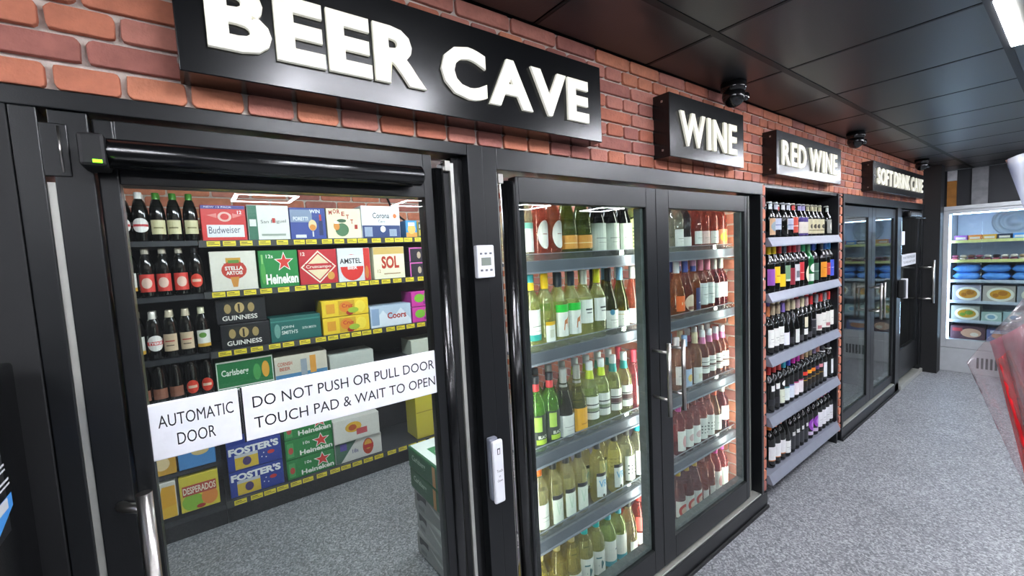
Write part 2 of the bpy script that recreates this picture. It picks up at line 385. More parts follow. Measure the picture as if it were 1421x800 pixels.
# ---- glazed double doors
def double_doors(n0, xa, xm, xb, zt, zb, gz0, gz1, g, handles=True):
    """xa..xb opening, g = (gl0,gl1,gr0,gr1) glass extents"""
    out = []
    for k, (a, b_, g0, g1) in enumerate(((xa, xm - .001, g[0], g[1]), (xm + .001, xb, g[2], g[3]))):
        d = struct(empty('door_%d' % (n0 + k), (a, 0, 0)))
        y0, y1 = .004, .045; of = (a, 0, 0)
        box('stile', a, g0, y0, y1, zb, zt, BLACK, d, bevel=.003, off=of); box('stile', g1, b_, y0, y1, zb, zt, BLACK, d, bevel=.003, off=of)
        box('top_rail', g0, g1, y0, y1, gz1, zt, BLACK, d, bevel=.002, off=of); box('bottom_rail', g0, g1, y0, y1, zb, gz0, BLACK, d, bevel=.002, off=of)
        box('glass_pane', g0, g1, .014, .019, gz0, gz1, GLASS, d, off=of)
        for nm2, q in (('glazing_bead', (g0 + .001, g1 - .001, .0195, .055, gz0, gz0 + .022)), ('glazing_bead', (g1 - .02, g1 - .001, .0195, .055, gz0 + .022, gz1 - .002))):
            box(nm2, *q, BEAD, d, bevel=.002, off=of)
        hx = (b_ - .048) if k == 0 else (a + .058)
        h = tube('handle', [(hx - a, -.075, .875), (hx - a, -.075, 1.19)], .009, STEEL, d, 14)
        for z in (.945, 1.15): tube('standoff', [(hx - a, .004, z), (hx - a, -.07, z)], .0065, STEEL, h)
        out.append(d)
    return out
dd = double_doors(2, .85, 1.606, 2.437, 1.848, .125, .235, 1.765, (.862, 1.537, 1.70, 2.41))
me = lathe_data([(0, 0), (.022, 0), (.022, 1.7), (0, 1.7)], BLACKG, 20)
t5 = struct(empty('trim_5', (.8, 0, 0)))
meshobj('pivot_tube', me, t5, (.022, .014, .13))
box('silver_seal', .768 - .8, .776 - .8, .0, .03, .1, 1.855, ALU, t5)
box('hinge_block', .778 - .8, .797 - .8, -.004, .03, 1.82, 1.85, STEEL, t5, bevel=.002)
box('inner_jamb', -.022, .0, .03, .09, .1, 1.86, BLACKM, t5)
t6 = struct(empty('trim_6', (2.44, 0, 0)))
box('inner_jamb', .0, .125, .046, .062, .1, 1.86, BLACKM, t6); box('pivot_tube', .0, .02, .01, .04, .12, 1.845, BLACKG, t6, bevel=.004)
box('silver_seal', .024, .028, .008, .03, .12, 1.85, ALU, t6)
box('outer_jamb', .125, .152, -.012, .09, .1, 1.86, BLACK, t6, bevel=.002)
t7 = struct(empty('baseboard_1', (.77, 0, 0)))
box('plinth', .0, 1.865, -.012, .09, 0, .098, BLACK, t7, bevel=.004)
box('sill_strip', .03, 1.80, -.006, .06, .098, .106, ALU, t7, bevel=.002)
box('floor_trim', .0, 1.865, -.024, -.012, 0, .018, BLACKM, t7, bevel=.003)

STRIPM = emis('wine_led_strip', '#f6f4ea', LED_STRIP)
for x, lab in ((.90, 'vertical LED strip inside left edge of the double doors'), (1.618, 'vertical LED strip behind the meeting stiles of the double doors'), (2.47, 'vertical LED strip inside right edge of the double doors')):
    t = tag(empty('led_strip_light', (x, .055, .15)), lab, 'strip light', 'vertical LED strips behind the double doors')
    box('housing', -.016, .016, -.006, .006, 0, 1.68, BLACKM, t); box('diffuser', -.012, .012, .006, .012, 0.01, 1.67, STRIPM, t, bevel=.003)
# brick jamb strips beside the red wine rack
def brick_strip(nm, x0, x1, z0, z1, yf=.0):
    t = struct(empty(nm, (x0, 0, z0))); box('mortar_bed', 0, x1 - x0, yf + .004, .09, 0, z1 - z0, MORTAR, t)
    z = z0; k = 0
    while z < z1 - .02:
        hh = min(.0675, z1 - z)
        meshobj('brick', brick_data(x1 - x0 - .006, hh - .01, random.randrange(10)), t, ((x1 - x0) / 2, yf, z - z0 + hh / 2)); z += .0675; k += 1
brick_strip('trim_7', 2.594, 2.642, .1, 1.9255); brick_strip('trim_8', 3.9, 3.945, .08, 1.9255)
# red wine recess (carcass)
rw = tag(empty('wine_rack', (2.643, .0, 0)), 'open black bay of red wine bottles with five grey shelves', 'rack')
RACKB = pm('rack_black', '#15161a', .35, spec=.5, noise=.1)
o3 = (2.643, 0, 0)
box('side_panel', 2.643, 2.653, .0, .55, 0, 1.925, RACKB, rw, off=o3); box('side_panel', 3.872, 3.898, .0, .55, 0, 1.925, RACKB, rw, off=o3)
box('back_panel', 2.653, 3.872, .44, .46, .0, 1.925, RACKB, rw, off=o3); box('top_panel', 2.653, 3.872, .01, .44, 1.91, 1.925, RACKB, rw, off=o3)
box('kick_board', 2.653, 3.872, .14, .15, .0, .12, BLACKM, rw, off=o3)
RZ = [1.605, 1.278, .897, .53, .172]
for z in RZ:
    s = box('shelf', 2.655, 3.866, .0, .43, z - .016, z, SHELFL, rw, off=o3)
    bm = bmesh.new(); pr = [(-.0, .012), (-.012, .014), (-.034, -.032), (-.034, -.04), (.0, -.04)]
    for x in (-.605, .585):
        pass
    a = [bm.verts.new((-.6055, y - .215, q + .008)) for y, q in pr]; b2 = [bm.verts.new((.58, y - .215, q + .008)) for y, q in pr]
    c2 = [bm.verts.new((.6055, y * .4 - .215, q + .008)) for y, q in pr]
    for r_, s_ in ((a, b2), (b2, c2)):
        for i in range(5): bm.faces.new((r_[i], r_[(i + 1) % 5], s_[(i + 1) % 5], s_[i]))
    bm.faces.new(a); bm.faces.new(c2); bmesh.ops.recalc_face_normals(bm, faces=bm.faces[:])
    me = bpy.data.meshes.new('edge'); bm.to_mesh(me); bm.free(); me.materials.append(SHELFL); meshobj('ticket_rail', me, s)
t = struct(box('trim_9', 2.594, 3.945, -.004, .0895, 1.9085, 1.9255, MORTAR)) if False else None

# fridge two and the soft drink cave door
t10 = struct(empty('trim_10', (3.946, 0, 0)))
box('header_rail', 0, 2.70, -.012, .09, 1.86, 1.9255, BLACK, t10, bevel=.002)
box('side_jamb', 0, .035, -.012, .09, .1, 1.86, BLACK, t10, bevel=.002)
double_doors(4, 3.985, 4.745, 5.52, 1.845, .125, .2, 1.76, (4.02, 4.64, 4.85, 5.45))
box('middle_jamb', 1.576, 1.72, -.012, .09, 0, 1.86, BLACK, t10, bevel=.003)
t11 = struct(empty('baseboard_2', (3.946, 0, 0)))
box('plinth', 0, 1.72, -.012, .09, 0, .095, BLACK, t11, bevel=.003); box('sill_strip', .04, 1.6, -.008, .06, .095, .102, ALU, t11, bevel=.002)
box('floor_trim', .0, 1.7, -.024, -.012, 0, .018, BLACKM, t11, bevel=.003)
d6 = struct(empty('door_6', (5.69, 0, 0))); of = (5.69, 0, 0)
box('stile', 5.69, 5.76, .004, .045, .1, 1.85, BLACK, d6, bevel=.003, off=of); box('stile', 6.46, 6.56, .004, .045, .1, 1.85, BLACK, d6, bevel=.003, off=of)
box('top_rail', 5.76, 6.46, .004, .045, 1.79, 1.85, BLACK, d6, bevel=.002, off=of); box('bottom_rail', 5.76, 6.46, .004, .045, .1, .4, BLACK, d6, bevel=.002, off=of)
box('glass_pane', 5.76, 6.46, .014, .019, .4, 1.79, GLASS, d6, off=of)
h = tube('handle', [(.83, -.12, .82), (.83, -.12, 1.3)], .014, STEEL, d6, 12)
for z in (.87, 1.22): tube('standoff', [(.83, .004, z), (.83, -.115, z)], .009, STEEL, h)
h = tube('handle', [(.83, .14, .82), (.83, .14, 1.3)], .014, STEEL, d6, 12)
box('outer_jamb', 2.62, 2.70, -.012, .09, 0, 1.86, BLACK, t10, bevel=.003)
struct(box('trim_11', 5.68, 6.64, -.03, .09, 0, .045, ALU, bevel=.004))
t = tag(empty('door_operator', (5.78, -.03, 1.8)), 'small black closer box on top of far automatic door', 'door operator')
box('housing', 0, .5, -.03, .03, -.03, .03, BLACKG, t, bevel=.01); box('arm', .1, .55, -.05, -.035, -.045, -.035, BLACKM, t)
t = tag(empty('door_notice', (6.1, .008, 1.33)), 'white notice on far automatic door beside the freezer', 'sign')
box('plate', -.3, .3, -.003, .003, -.06, .06, WHITE, t, bevel=.002)
for e_ in (('t', 'DO NOT PUSH OR PULL DOOR', .08, .6, .92, .8, '#303036'), ('t', 'TOUCH PAD & WAIT TO OPEN', .08, .2, .92, .4, '#303036')):
    meshobj('lettering', print_mesh([e_], flatmap(-.3, -.06, .6, .12, -.0031)), t)
t = tag(empty('door_notice', (5.83, .008, 1.56)), 'small square white notice high on far automatic door', 'sign')
box('plate', -.07, .07, -.003, .003, -.07, .07, WHITE, t, bevel=.002)
t = tag(empty('touch_pad', (5.6, -.012, 1.06)), 'dark touch pad with white edge on jamb before far door', 'touch pad')
box('back_box', -.05, .03, -.05, 0, -.09, .09, BLACKM, t, bevel=.01); box('front_plate', .02, .05, -.06, -.01, -.1, .1, WHITE, t, bevel=.006)
# black pier at the end
struct(box('wall_pier', 6.645, 6.83, -.145, .3, 0, ZC, BLACKM))
# dark interiors behind fridge two and soft drink cave
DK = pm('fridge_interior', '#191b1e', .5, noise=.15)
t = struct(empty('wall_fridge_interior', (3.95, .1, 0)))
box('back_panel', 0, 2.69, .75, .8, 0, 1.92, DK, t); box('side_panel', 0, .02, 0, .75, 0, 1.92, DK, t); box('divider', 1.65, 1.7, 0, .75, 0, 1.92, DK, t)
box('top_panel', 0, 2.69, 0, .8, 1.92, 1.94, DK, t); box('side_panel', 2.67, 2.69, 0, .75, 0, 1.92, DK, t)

# ================================================================ SIGNS
def sign(name, text, x0, x1, z0, z1, tx0, tx1, tz0, tz1, lab, bold=.035, dep=.08, mat=None):
    gap = .045 if text == 'BEER CAVE' else .12
    t = tag(empty(name, ((x0 + x1) / 2, 0, (z0 + z1) / 2)), lab, 'sign', None)
    cx, cz = (x0 + x1) / 2, (z0 + z1) / 2
    box('sign_box', x0 - cx, x1 - cx, -dep, -.001, z0 - cz, z1 - cz, SIGNB, t, bevel=.002)
    for z in (z0 + .03, z1 - .03): o = box('fixing_screw', x0 - cx - .002, x0 - cx + .001, -.05, -.042, z - cz - .004, z - cz + .004, STEEL, t)
    # natural advance then scale to the measured width
    adv = []; pos = 0; H = text_geo('H', bold)[2]; capH = H[3] - H[2]
    for ch in text:
        if ch == ' ': pos += .2; continue
        g = text_geo(ch, bold); wdt = g[2][1] - g[2][0]
        if adv and ch in 'AV' and adv[-1][0] in 'AV': pos -= .05
        adv.append((ch, pos, wdt)); pos += wdt + gap
    tot = adv[-1][1] + adv[-1][2]; sx = (tx1 - tx0) / tot; sz = (tz1 - tz0) / capH
    for ch, p_, wdt in adv:
        vs, fs, (a0, a1, b0, b1) = text_geo(ch, bold, .02, .004)
        y0_ = H[2]
        pts = [(tx0 - cx + sx * (p_ + v[0] - a0), -dep - .006 - v[2] * .2, tz0 - cz + sz * (v[1] - y0_)) for v in vs]
        me = bpy.data.meshes.new('letter'); me.from_pydata(pts, [], fs); me.materials.append(mat or CREAM)
        o = meshobj('letter', me, t)
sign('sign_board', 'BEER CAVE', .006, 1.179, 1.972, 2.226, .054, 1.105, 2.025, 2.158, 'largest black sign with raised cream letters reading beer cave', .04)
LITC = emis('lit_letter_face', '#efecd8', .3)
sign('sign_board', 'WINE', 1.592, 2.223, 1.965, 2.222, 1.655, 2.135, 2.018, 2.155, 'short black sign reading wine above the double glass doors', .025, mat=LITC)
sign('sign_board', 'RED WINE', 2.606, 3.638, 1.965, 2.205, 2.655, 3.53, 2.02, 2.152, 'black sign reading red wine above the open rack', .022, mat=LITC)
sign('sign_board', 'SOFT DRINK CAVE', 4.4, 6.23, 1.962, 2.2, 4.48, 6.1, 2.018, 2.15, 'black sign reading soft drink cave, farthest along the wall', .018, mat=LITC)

# turret cameras
for k, (x, y, lab) in enumerate(((2.085, -.1, 'black dome camera on ceiling above the wine sign'), (3.87, -.1, 'black dome camera on ceiling between red wine and soft drink signs'), (5.95, -.1, 'black dome camera at far end above the soft drink sign'))):
    t = tag(empty('security_camera', (x, y, ZC)), lab, 'camera', 'dome cameras along the ceiling edge')
    meshobj('base_ring', lathe_data([(0, 0), (.055, 0), (.055, -.03), (.045, -.045), (0, -.045)], BLACKG, 24), t)
    bm = bmesh.new(); bmesh.ops.create_uvsphere(bm, u_segments=20, v_segments=12, radius=.05)
    for f in bm.faces: f.smooth = True
    me = bpy.data.meshes.new('ball'); bm.to_mesh(me); bm.free(); me.materials.append(BLACKG); meshobj('camera_ball', me, t, (0, 0, -.06))
    o = meshobj('lens', lathe_data([(0, .0), (.016, 0), (.018, .012), (0, .014)], pm('lens_glass', '#050608', .05, spec=.9, noise=.1), 16), t, (.02, -.04, -.07)); o.rotation_euler = (math.radians(105), 0, math.radians(-25))

# ================================================================ BEER CAVE
CW = pm('cave_wall_panel', '#3a3a3c', .7, noise=.1); CCE = pm('cave_ceiling_panel', '#9a9a9c', .8, noise=.05)
struct(box('ceiling_cave', -1.3, 2.9, .12, YB, 2.30, 2.34, CCE))
struct(box('wall_cave_west', -1.35, -1.3, .1, YB, 0, 2.3, CW))
wb = struct(empty('wall_cave_rear', (0, 2.56, 0)))
box('mortar_bed', -1.3, 2.62, .0, .06, 0, 2.3, MORTAR, wb)
ws = struct(empty('wall_cave_east', (2.575, 0, 0))); box('mortar_bed', -.012, .03, .06, 2.56, 0, 2.3, MORTAR, ws)
k = 0; z = 1.66
while z < 2.28:      # brick courses that show above the rear shelving
    x = -1.2 + (.12 if k % 2 else 0)
    while x < 2.5:
        meshobj('brick', brick_data(.228, .064, random.randrange(10)), wb, (x, -.003, z + .037)); x += .24
    z += .074; k += 1
k = 0; z = .1; far = []
while z < 2.28:
    y = .291 if k % 2 else .181
    while y < 2.5:
        me = brick_data(.208, .057, random.randrange(10))
        if y < .8:
            o = meshobj('brick', me, ws, (-.014, y, z + .033)); o.rotation_euler[2] = -R90
        else: far.append((me, Matrix.Translation((-.014, y, z + .033)) @ Matrix.Rotation(-R90, 4, 'Z')))
        y += .22
    if k % 2: meshobj('brick', brick_data(.1, .057, random.randrange(10)), ws, (-.014, .127, z + .033)).rotation_euler[2] = -R90
    z += .067; k += 1
joined('far_bricks', far, ws)
# cave lights: two LED battens on the ceiling
CAVEL = emis('cave_batten', '#f3f6ff', LED_CAVE)
for x, y, lab in ((.35, .95, 'white LED batten on cold room ceiling nearer the automatic door'), (1.75, 1.3, 'white LED batten on cold room ceiling behind the wine doors')):
    t = tag(empty('led_batten', (x, y, 2.3)), lab, 'ceiling light', 'cold room LED battens')
    box('diffuser', -.6, .6, -.04, .04, -.05, -.01, CAVEL, t, bevel=.008); box('body', -.6, .6, -.045, .045, -.012, 0, WHITE, t)

# rear gondola shelving
BZ = [1.77, 1.463, 1.1, .835, .155]
YFs = 2.02
gd = tag(empty('gondola_shelving', (0, YFs, 0)), 'dark metal shelving of boxed beer along cold room rear wall', 'shelving')
og = (0, YFs, 0)
box('back_panel', -.9, 2.1, 2.48, 2.5, 0, 1.78, SHELFD, gd, off=og)
for x in (-.9, .0, 2.1): box('upright', x - .012, x + .012, 2.45, 2.48, 0, 1.9, SHELFD, gd, off=og)
box('base_plinth', .02, 2.1, 2.06, 2.48, 0, .13, BLACKM, gd, off=og)
box('base_plinth', -.9, .018, 2.06, 2.48, 0, .1, BLACKM, gd, off=og)
TAGY = P('#e6d335'); TAGW = P('#d9d9d2'); TAGP = P('#7a5aa8')
tagd = {}
def tagmesh(w_, h_, m1, m2):
    key = (w_, h_, m1.name)
    if key not in tagd:
        me = print_mesh([('r', 0, 0, 1, 1, m1), ('r', .08, .3, .92, .42, m2), ('r', .1, .6, .6, .75, m2)], flatmap(-w_ / 2, -h_ / 2, w_, h_, 0)); tagd[key] = me
    return tagd[key]
DKT = P('#4a4a20')
for si, z in enumerate(BZ):
    s = box('shelf', .02, 2.1, YFs, 2.47, z - .02, z, SHELFD, gd, off=og)
    rl = box('price_rail', .02, 2.1, YFs - .012, YFs - .001, z - .037, z + .004, pm('rail_grey', '#3c3d3e', .4, noise=.05), gd, off=og)
    x = .06
    while x < 2.05:
        meshobj('price_tag', tagmesh(.066, .03, TAGY, DKT), rl, (x + .031 - 1.06, -.0062, .0)); x += random.choice((.074, .08, .088, .1))
for z in (1.775, 1.46, 1.1, .83, .42, .13):
    s = box('shelf', -.9, .016, YFs + (.0 if z > .5 else .03), 2.47, z - .03, z, SHELFD, gd, off=og)

# ---- cartons
def carton(name, x0, x1, z0, z1, y, dep, col, els, lab, cat='carton', rotz=0, jit=True, group=None, top=None):
    """front face runs x0..x1 at depth y, facing -y"""
    W, Hh = x1 - x0, z1 - z0
    a = (random.random() - .5) * .02 if jit else 0
    t = tag(empty(name, ((x0 + x1) / 2, y + .004, z0), rotz + a, ), lab, cat, group)
    box('carton_body', -W / 2, W / 2, 0, dep, 0, Hh, P(col), t, bevel=.003)
    meshobj('printed_front', print_mesh(els, flatmap(-W / 2 + .003, .003, W - .006, Hh - .006, -.0003)), t)
    if top: 
        meshobj('printed_top', print_mesh(top, lambda u, v, h: (-W / 2 + .003 + u * (W - .006), .003 + v * (dep - .006), Hh + h + .0003)), t)
    return t
YC = 2.04; G = 'beer cartons on the cold room shelves'
Z = BZ
def C(*a, **k): return carton('beer_carton', *a, **k)
# row 1
C(.042, .272, Z[0], 1.99, YC, .2, '#c9302c', [('r', 0, 0, 1, 1, '#cf2f2c'), ('r', 0, .9, 1, 1, '#3b3a86'), ('t', 'NEW 12 PACK', .08, .93, .7, .98, '#e6e6f0'), ('r', .1, .1, .95, .45, '#e7e7ea'), ('t', 'Budweiser', .14, .2, .86, .4, '#2c3350', .0, .02), ('e', .52, .68, .16, .14, '#e8b9ad'), ('e', .52, .68, .1, .09, '#cf2f2c'), ('p', [(.12, .72), (.34, .64), (.34, .78)], '#e28078'), ('p', [(.92, .72), (.7, .64), (.7, .78)], '#e28078'), ('t', '12', .82, .76, .92, .86, '#f2f2f2', .02)], 'red carton with white panel, first carton on the top shelf')
C(.28, .515, Z[0], 1.995, YC, .2, '#d9dcd6', [('r', 0, 0, 1, 1, '#dfe1da'), ('r', 0, 0, .22, 1, '#2f6b52'), ('r', .03, .4, .19, .6, '#dfe1da'), ('t', 'San Miguel', .3, .45, .93, .58, '#3a3a3c', .0, .03), ('r', .58, .5, .66, .64, '#b8352c'), ('r', .3, .12, .9, .18, '#9aa59a')], 'white carton with green left end, second on the top shelf')
C(.52, .742, Z[0], 1.985, YC, .2, '#32418c', [('r', 0, 0, 1, 1, '#33468f'), ('r', 0, .55, .62, .95, '#7d8ea8'), ('t', 'PORETTI', .08, .6, .5, .72, '#e8ecf0', .01), ('t', 'WIN', .56, .84, .86, .96, '#e8ecf0', .02), ('r', .12, .05, .42, .15, '#dfe1e6'), ('e', .62, .45, .12, .18, '#d8c79a'), ('e', .62, .38, .09, .1, '#d58b35'), ('r', .6, .08, .64, .25, '#cfd3da'), ('r', .8, .12, .92, .6, '#24305c'), ('r', .83, .6, .89, .8, '#c23c34')], 'blue carton showing a beer glass and bottle, top shelf')
C(.75, .985, Z[0], 1.985, YC, .2, '#ded9b8', [('r', 0, 0, 1, 1, '#e2ddbd')] + [('t', ch, u, v, u + .095, v + .15, '#a8322a', .03) for ch, u, v in zip('MORETTI', (.06, .18, .3, .43, .56, .68, .8), (.8, .84, .83, .76, .66, .5, .32))] + [('e', .42, .3, .2, .22, '#4c7350'), ('e', .42, .6, .14, .06, '#3c5c40'), ('e', .26, .42, .09, .14, '#cf8a3c'), ('r', .2, .5, .32, .58, '#f0eee0')], 'cream carton with arched red lettering on the top shelf')
C(.99, 1.282, Z[0], 2.01, YC, .2, '#d9dde0', [('r', 0, 0, 1, 1, '#e3e6e8'), ('r', 0, 0, 1, .4, '#2a3c6c'), ('r', .05, .05, .25, .35, '#8d9ab0'), ('r', .7, .05, .9, .28, '#8d9ab0'), ('t', 'Corona', .28, .62, .72, .8, '#22242c', .015), ('t', 'Cero', .42, .48, .6, .58, '#22242c', .01), ('e', .87, .7, .05, .075, '#dc6a2c'), ('e', .53, .28, .07, .1, '#dfe4ea')], 'white over navy carton with small orange disc, top shelf')
C(1.325, 1.42, Z[0], 1.905, YC, .12, '#2c6a9a', [('r', 0, 0, 1, 1, '#3a8ab8'), ('r', 0, 0, 1, .3, '#c88a3a'), ('e', .5, .5, .35, .3, '#e6a95a'), ('r', .2, .7, .8, .9, '#d8e2e6')], 'small blue and amber carton near right end, top shelf')
C(1.426, 1.52, Z[0], 1.895, YC, .12, '#c8b23a', [('r', 0, 0, 1, 1, '#3a3c3e'), ('r', .1, .1, .9, .5, '#d8c23a'), ('r', .1, .6, .9, .85, '#b8bcc0')], 'small black and yellow carton, last on the top shelf')
# row 2
C(.062, .305, Z[1], 1.708, YC, .2, '#d6d2c4', [('r', 0, 0, 1, 1, '#dddacd'), ('r', .33, .72, .66, .84, '#c79a3a'), ('p', [(.28, .7), (.72, .7), (.62, .3), (.38, .3)], '#b8392c'), ('e', .5, .52, .28, .24, '#bb3b2e'), ('p', [(.4, .34), (.6, .34), (.55, .08), (.45, .08)], '#c98b3e'), ('r', .38, .7, .62, .78, '#5f8a3a'), ('t', 'STELLA', .3, .52, .7, .62, '#f2efe6', .03), ('t', 'ARTOIS', .32, .4, .68, .5, '#f2efe6', .03)], 'cream carton with red crest, first on the second shelf')
C(.318, .545, Z[1], 1.705, YC, .2, '#1f7a3c', [('r', 0, 0, 1, 1, '#22843f'), ('s', .64, .68, .27, .29, '#f0efe8'), ('s', .64, .68, .22, .24, '#d33a30'), ('t', 'Heineken', .14, .08, .99, .36, '#f2f2ea', .04), ('t', '12s', .18, .8, .36, .9, '#eef0e8', .01), ('e', .08, .4, .06, .3, '#4fa04a'), ('r', .05, .65, .1, .9, '#7fbf6a')], 'green carton with big red star, second shelf')
C(.552, .795, Z[1], 1.702, YC, .2, '#b52a30', [('r', 0, 0, 1, 1, '#bb2a33'), ('p', [(.5, .98), (.98, .5), (.5, .02), (.02, .5)], '#e9e2d2'), ('p', [(.5, .93), (.93, .5), (.5, .07), (.07, .5)], '#bb2a33'), ('p', [(.5, .88), (.88, .5), (.5, .12), (.12, .5)], '#e3d3ae'), ('r', .13, .42, .87, .6, '#bb2a33'), ('t', 'Cruzcampo', .16, .44, .84, .56, '#f0e8da', .01), ('t', '12', .04, .84, .15, .94, '#f0e8da', .02), ('e', .82, .22, .1, .12, '#d49a4a')], 'red carton with cream diamond, second shelf')
C(.8, 1.03, Z[1], 1.705, YC, .2, '#cfd2d6', [('r', 0, 0, 1, 1, '#d6d9dc'), ('e', .42, .42, .36, .4, '#d2332e'), ('r', .03, .45, .97, .8, '#dde0e2'), ('t', 'AMSTEL', .05, .54, .72, .7, '#26282e', .02), ('t', 'BIER', .28, .36, .58, .46, '#f2f0ec', .02), ('r', .8, .0, 1, 1, '#c8372f'), ('e', .88, .25, .06, .2, '#c97a3a')], 'white carton with red disc, second shelf')
C(1.055, 1.295, Z[1], 1.705, YC, .2, '#e0dab8', [('r', 0, 0, 1, 1, '#e4dfc2'), ('r', 0, .78, 1, 1, '#c8ab62'), ('t', 'SOL', .24, .32, .82, .72, '#b33a2a', .04), ('r', .3, .14, .85, .17, '#9a7a5a'), ('t', '12', .1, .2, .2, .3, '#9a5a3a')], 'cream carton with large red word and gold top, second shelf')
for k in range(2):
    C(1.335, 1.54, Z[1] + .118 * k, Z[1] + .115 + .118 * k, YC, .2, '#2b2730', [('r', 0, 0, 1, 1, '#2c2832'), ('r', 0, .92, 1, 1, '#c75aa8'), ('r', 0, 0, .04, 1, '#c75aa8'), ('e', .4, .45, .08, .25, '#b8a890'), ('e', .62, .45, .08, .25, '#b8a890'), ('e', .85, .5, .08, .25, '#8a8a90')], ('lower' if k == 0 else 'upper') + ' black and pink edged carton at right end, second shelf')
# row 3
for k in range(2):
    x0 = .068 + .012 * (1 - k)
    C(x0, x0 + .265, Z[2] + .158 * k, Z[2] + .153 + .158 * k, YC, .2, '#15151a', [('r', 0, 0, 1, 1, '#17171c'), ('t', 'GUINNESS', .1, .12, .82, .32, '#e6e4dc', .02), ('r', .15, .4, .72, .88, '#2a2820'), ('e', .22, .62, .07, .2, '#a08a58'), ('e', .46, .64, .1, .22, '#b9a06a'), ('r', .43, .45, .47, .8, '#3a3020'), ('e', .7, .62, .07, .2, '#a08a58')], ('upper' if k else 'lower') + ' black carton with gold harp band, left on the third shelf')
C(.348, .655, Z[2], 1.262, YC, .2, '#1c5a55', [('r', 0, 0, 1, 1, '#1d625c'), ('r', .0, .82, 1, .88, '#3a8078'), ('t', 'JOHN', .2, .5, .45, .64, '#cfd8d2', .02), ('t', "SMITH'S", .2, .28, .52, .44, '#cfd8d2', .02), ('t', 'EXTRA SMOOTH', .62, .42, .9, .52, '#dfe6e0', .01), ('e', .12, .45, .06, .3, '#6a9a90')], 'dark teal flat carton on the third shelf')
for k in range(2):
    C(.668, .99, Z[2] + .122 * k, Z[2] + .118 + .122 * k, YC, .2, '#e3c22a', [('r', 0, 0, 1, 1, '#e7c62e'), ('r', .34, .05, .7, .95, '#c9a228'), ('e', .5, .55, .14, .35, '#d8802a'), ('t', 'Cruz', .42, .5, .66, .75, '#b8302a', .02), ('e', .82, .5, .12, .4, '#f0d84a'), ('e', .58, .15, .08, .15, '#a82a24'), ('r', .08, .2, .26, .8, '#d89a2c'), ('e', .66, .3, .12, .18, '#9ab83a')], ('upper' if k else 'lower') + ' yellow fruit beer carton, third shelf')
C(1.0, 1.32, Z[2], 1.262, YC, .2, '#a9bccf', [('r', 0, 0, 1, 1, '#b4c6d8'), ('p', [(.0, .1), (.3, .8), (.5, .3), (.75, .85), (1, .2), (1, 0), (0, 0)], '#d8e2ea'), ('t', 'Coors', .4, .35, .88, .66, '#b0392f', .03), ('r', .02, .1, .2, .9, '#8ba4c0')], 'pale blue carton with red script, third shelf')
for k in range(2):
    C(1.33, 1.55, Z[2] + .125 * k, Z[2] + .12 + .125 * k, YC, .2, '#c23a9a', [('r', 0, 0, 1, 1, '#c8409e'), ('e', .3, .55, .2, .3, '#7ab83a'), ('e', .62, .75, .14, .2, '#7ab83a'), ('r', .45, .1, .9, .3, '#7a2a7a'), ('e', .8, .5, .1, .2, '#5a2a6a')], ('upper' if k else 'lower') + ' magenta carton with green blotches, right end of third shelf')
# row 4
C(.035, .345, Z[3], 1.03, YC, .2, '#1f6b3c', [('r', 0, 0, 1, 1, '#dfe6dc'), ('r', .015, .05, .985, .95, '#20723f'), ('t', 'Carlsberg', .08, .45, .55, .72, '#e8efe4', .02), ('e', .86, .55, .07, .28, '#d8a23a'), ('e', .7, .5, .07, .28, '#4a9a52'), ('r', 0, .1, 1, .14, '#dfe6dc')], 'green carton with white script, left on the fourth shelf')
C(.35, .675, Z[3], 1.0, YC, .2, '#c8c2b0', [('r', 0, 0, 1, 1, '#d2cdbc'), ('r', 0, 0, 1, .25, '#4a84b0'), ('t', 'CORNISH', .05, .62, .32, .78, '#b8503a', .02), ('t', 'BEER', .08, .42, .28, .56, '#b8503a', .02), ('r', .48, .1, .6, .8, '#98a4b0'), ('r', .66, .15, .78, .9, '#d89a42')], 'cream and blue carton showing cans, fourth shelf')
C(.69, 1.0, Z[3], .95, YC, .2, '#b8c0b8', [('r', 0, 0, 1, 1, '#bfc6be')], 'plain pale carton behind the notice, fourth shelf')
C(1.3, 1.54, Z[3], .96, YC, .2, '#c9d0c0', [('r', 0, 0, 1, 1, '#ced5c6')], 'plain pale green carton at right end, fourth shelf')
# row 5
for k in range(2):
    C(.045, .345, Z[4] + .168 * k, Z[4] + .164 + .168 * k, YC, .2, '#273a8c', [('r', 0, 0, 1, 1, '#2a3f96'), ('r', .12, .02, .55, .55, '#d9b93a'), ('r', .12, .5, .55, .62, '#c9ccd2'), ('e', .34, .3, .08, .18, '#4a3a6a'), ('t', "FOSTER'S", .02, .62, .96, .92, '#eef0f2', .05), ('e', .8, .42, .07, .08, '#c83a3a'), ('e', .62, .3, .012, .025, '#e8e8f0'), ('e', .66, .45, .012, .025, '#e8e8f0'), ('e', .7, .25, .012, .025, '#e8e8f0')], ('upper' if k else 'lower') + ' blue and gold carton, bottom shelf')
for k in range(3):
    C(.365, .67, Z[4] + .138 * k, Z[4] + .134 + .138 * k, YC, .2, '#1f7a3c', [('r', 0, 0, 1, 1, '#23803f'), ('s', .74, .62, .2, .42, '#f0efe8'), ('s', .74, .62, .16, .34, '#d33a30'), ('t', 'Heineken', .28, .08, .98, .34, '#eef0e8', .03), ('t', '10s', .36, .62, .5, .78, '#e8eee4', .01), ('r', .03, .1, .16, .85, '#4a9a55'), ('e', .1, .45, .05, .18, '#b84a40')], ('lowest', 'middle', 'topmost')[k] + ' of three stacked green star cartons, bottom shelf')
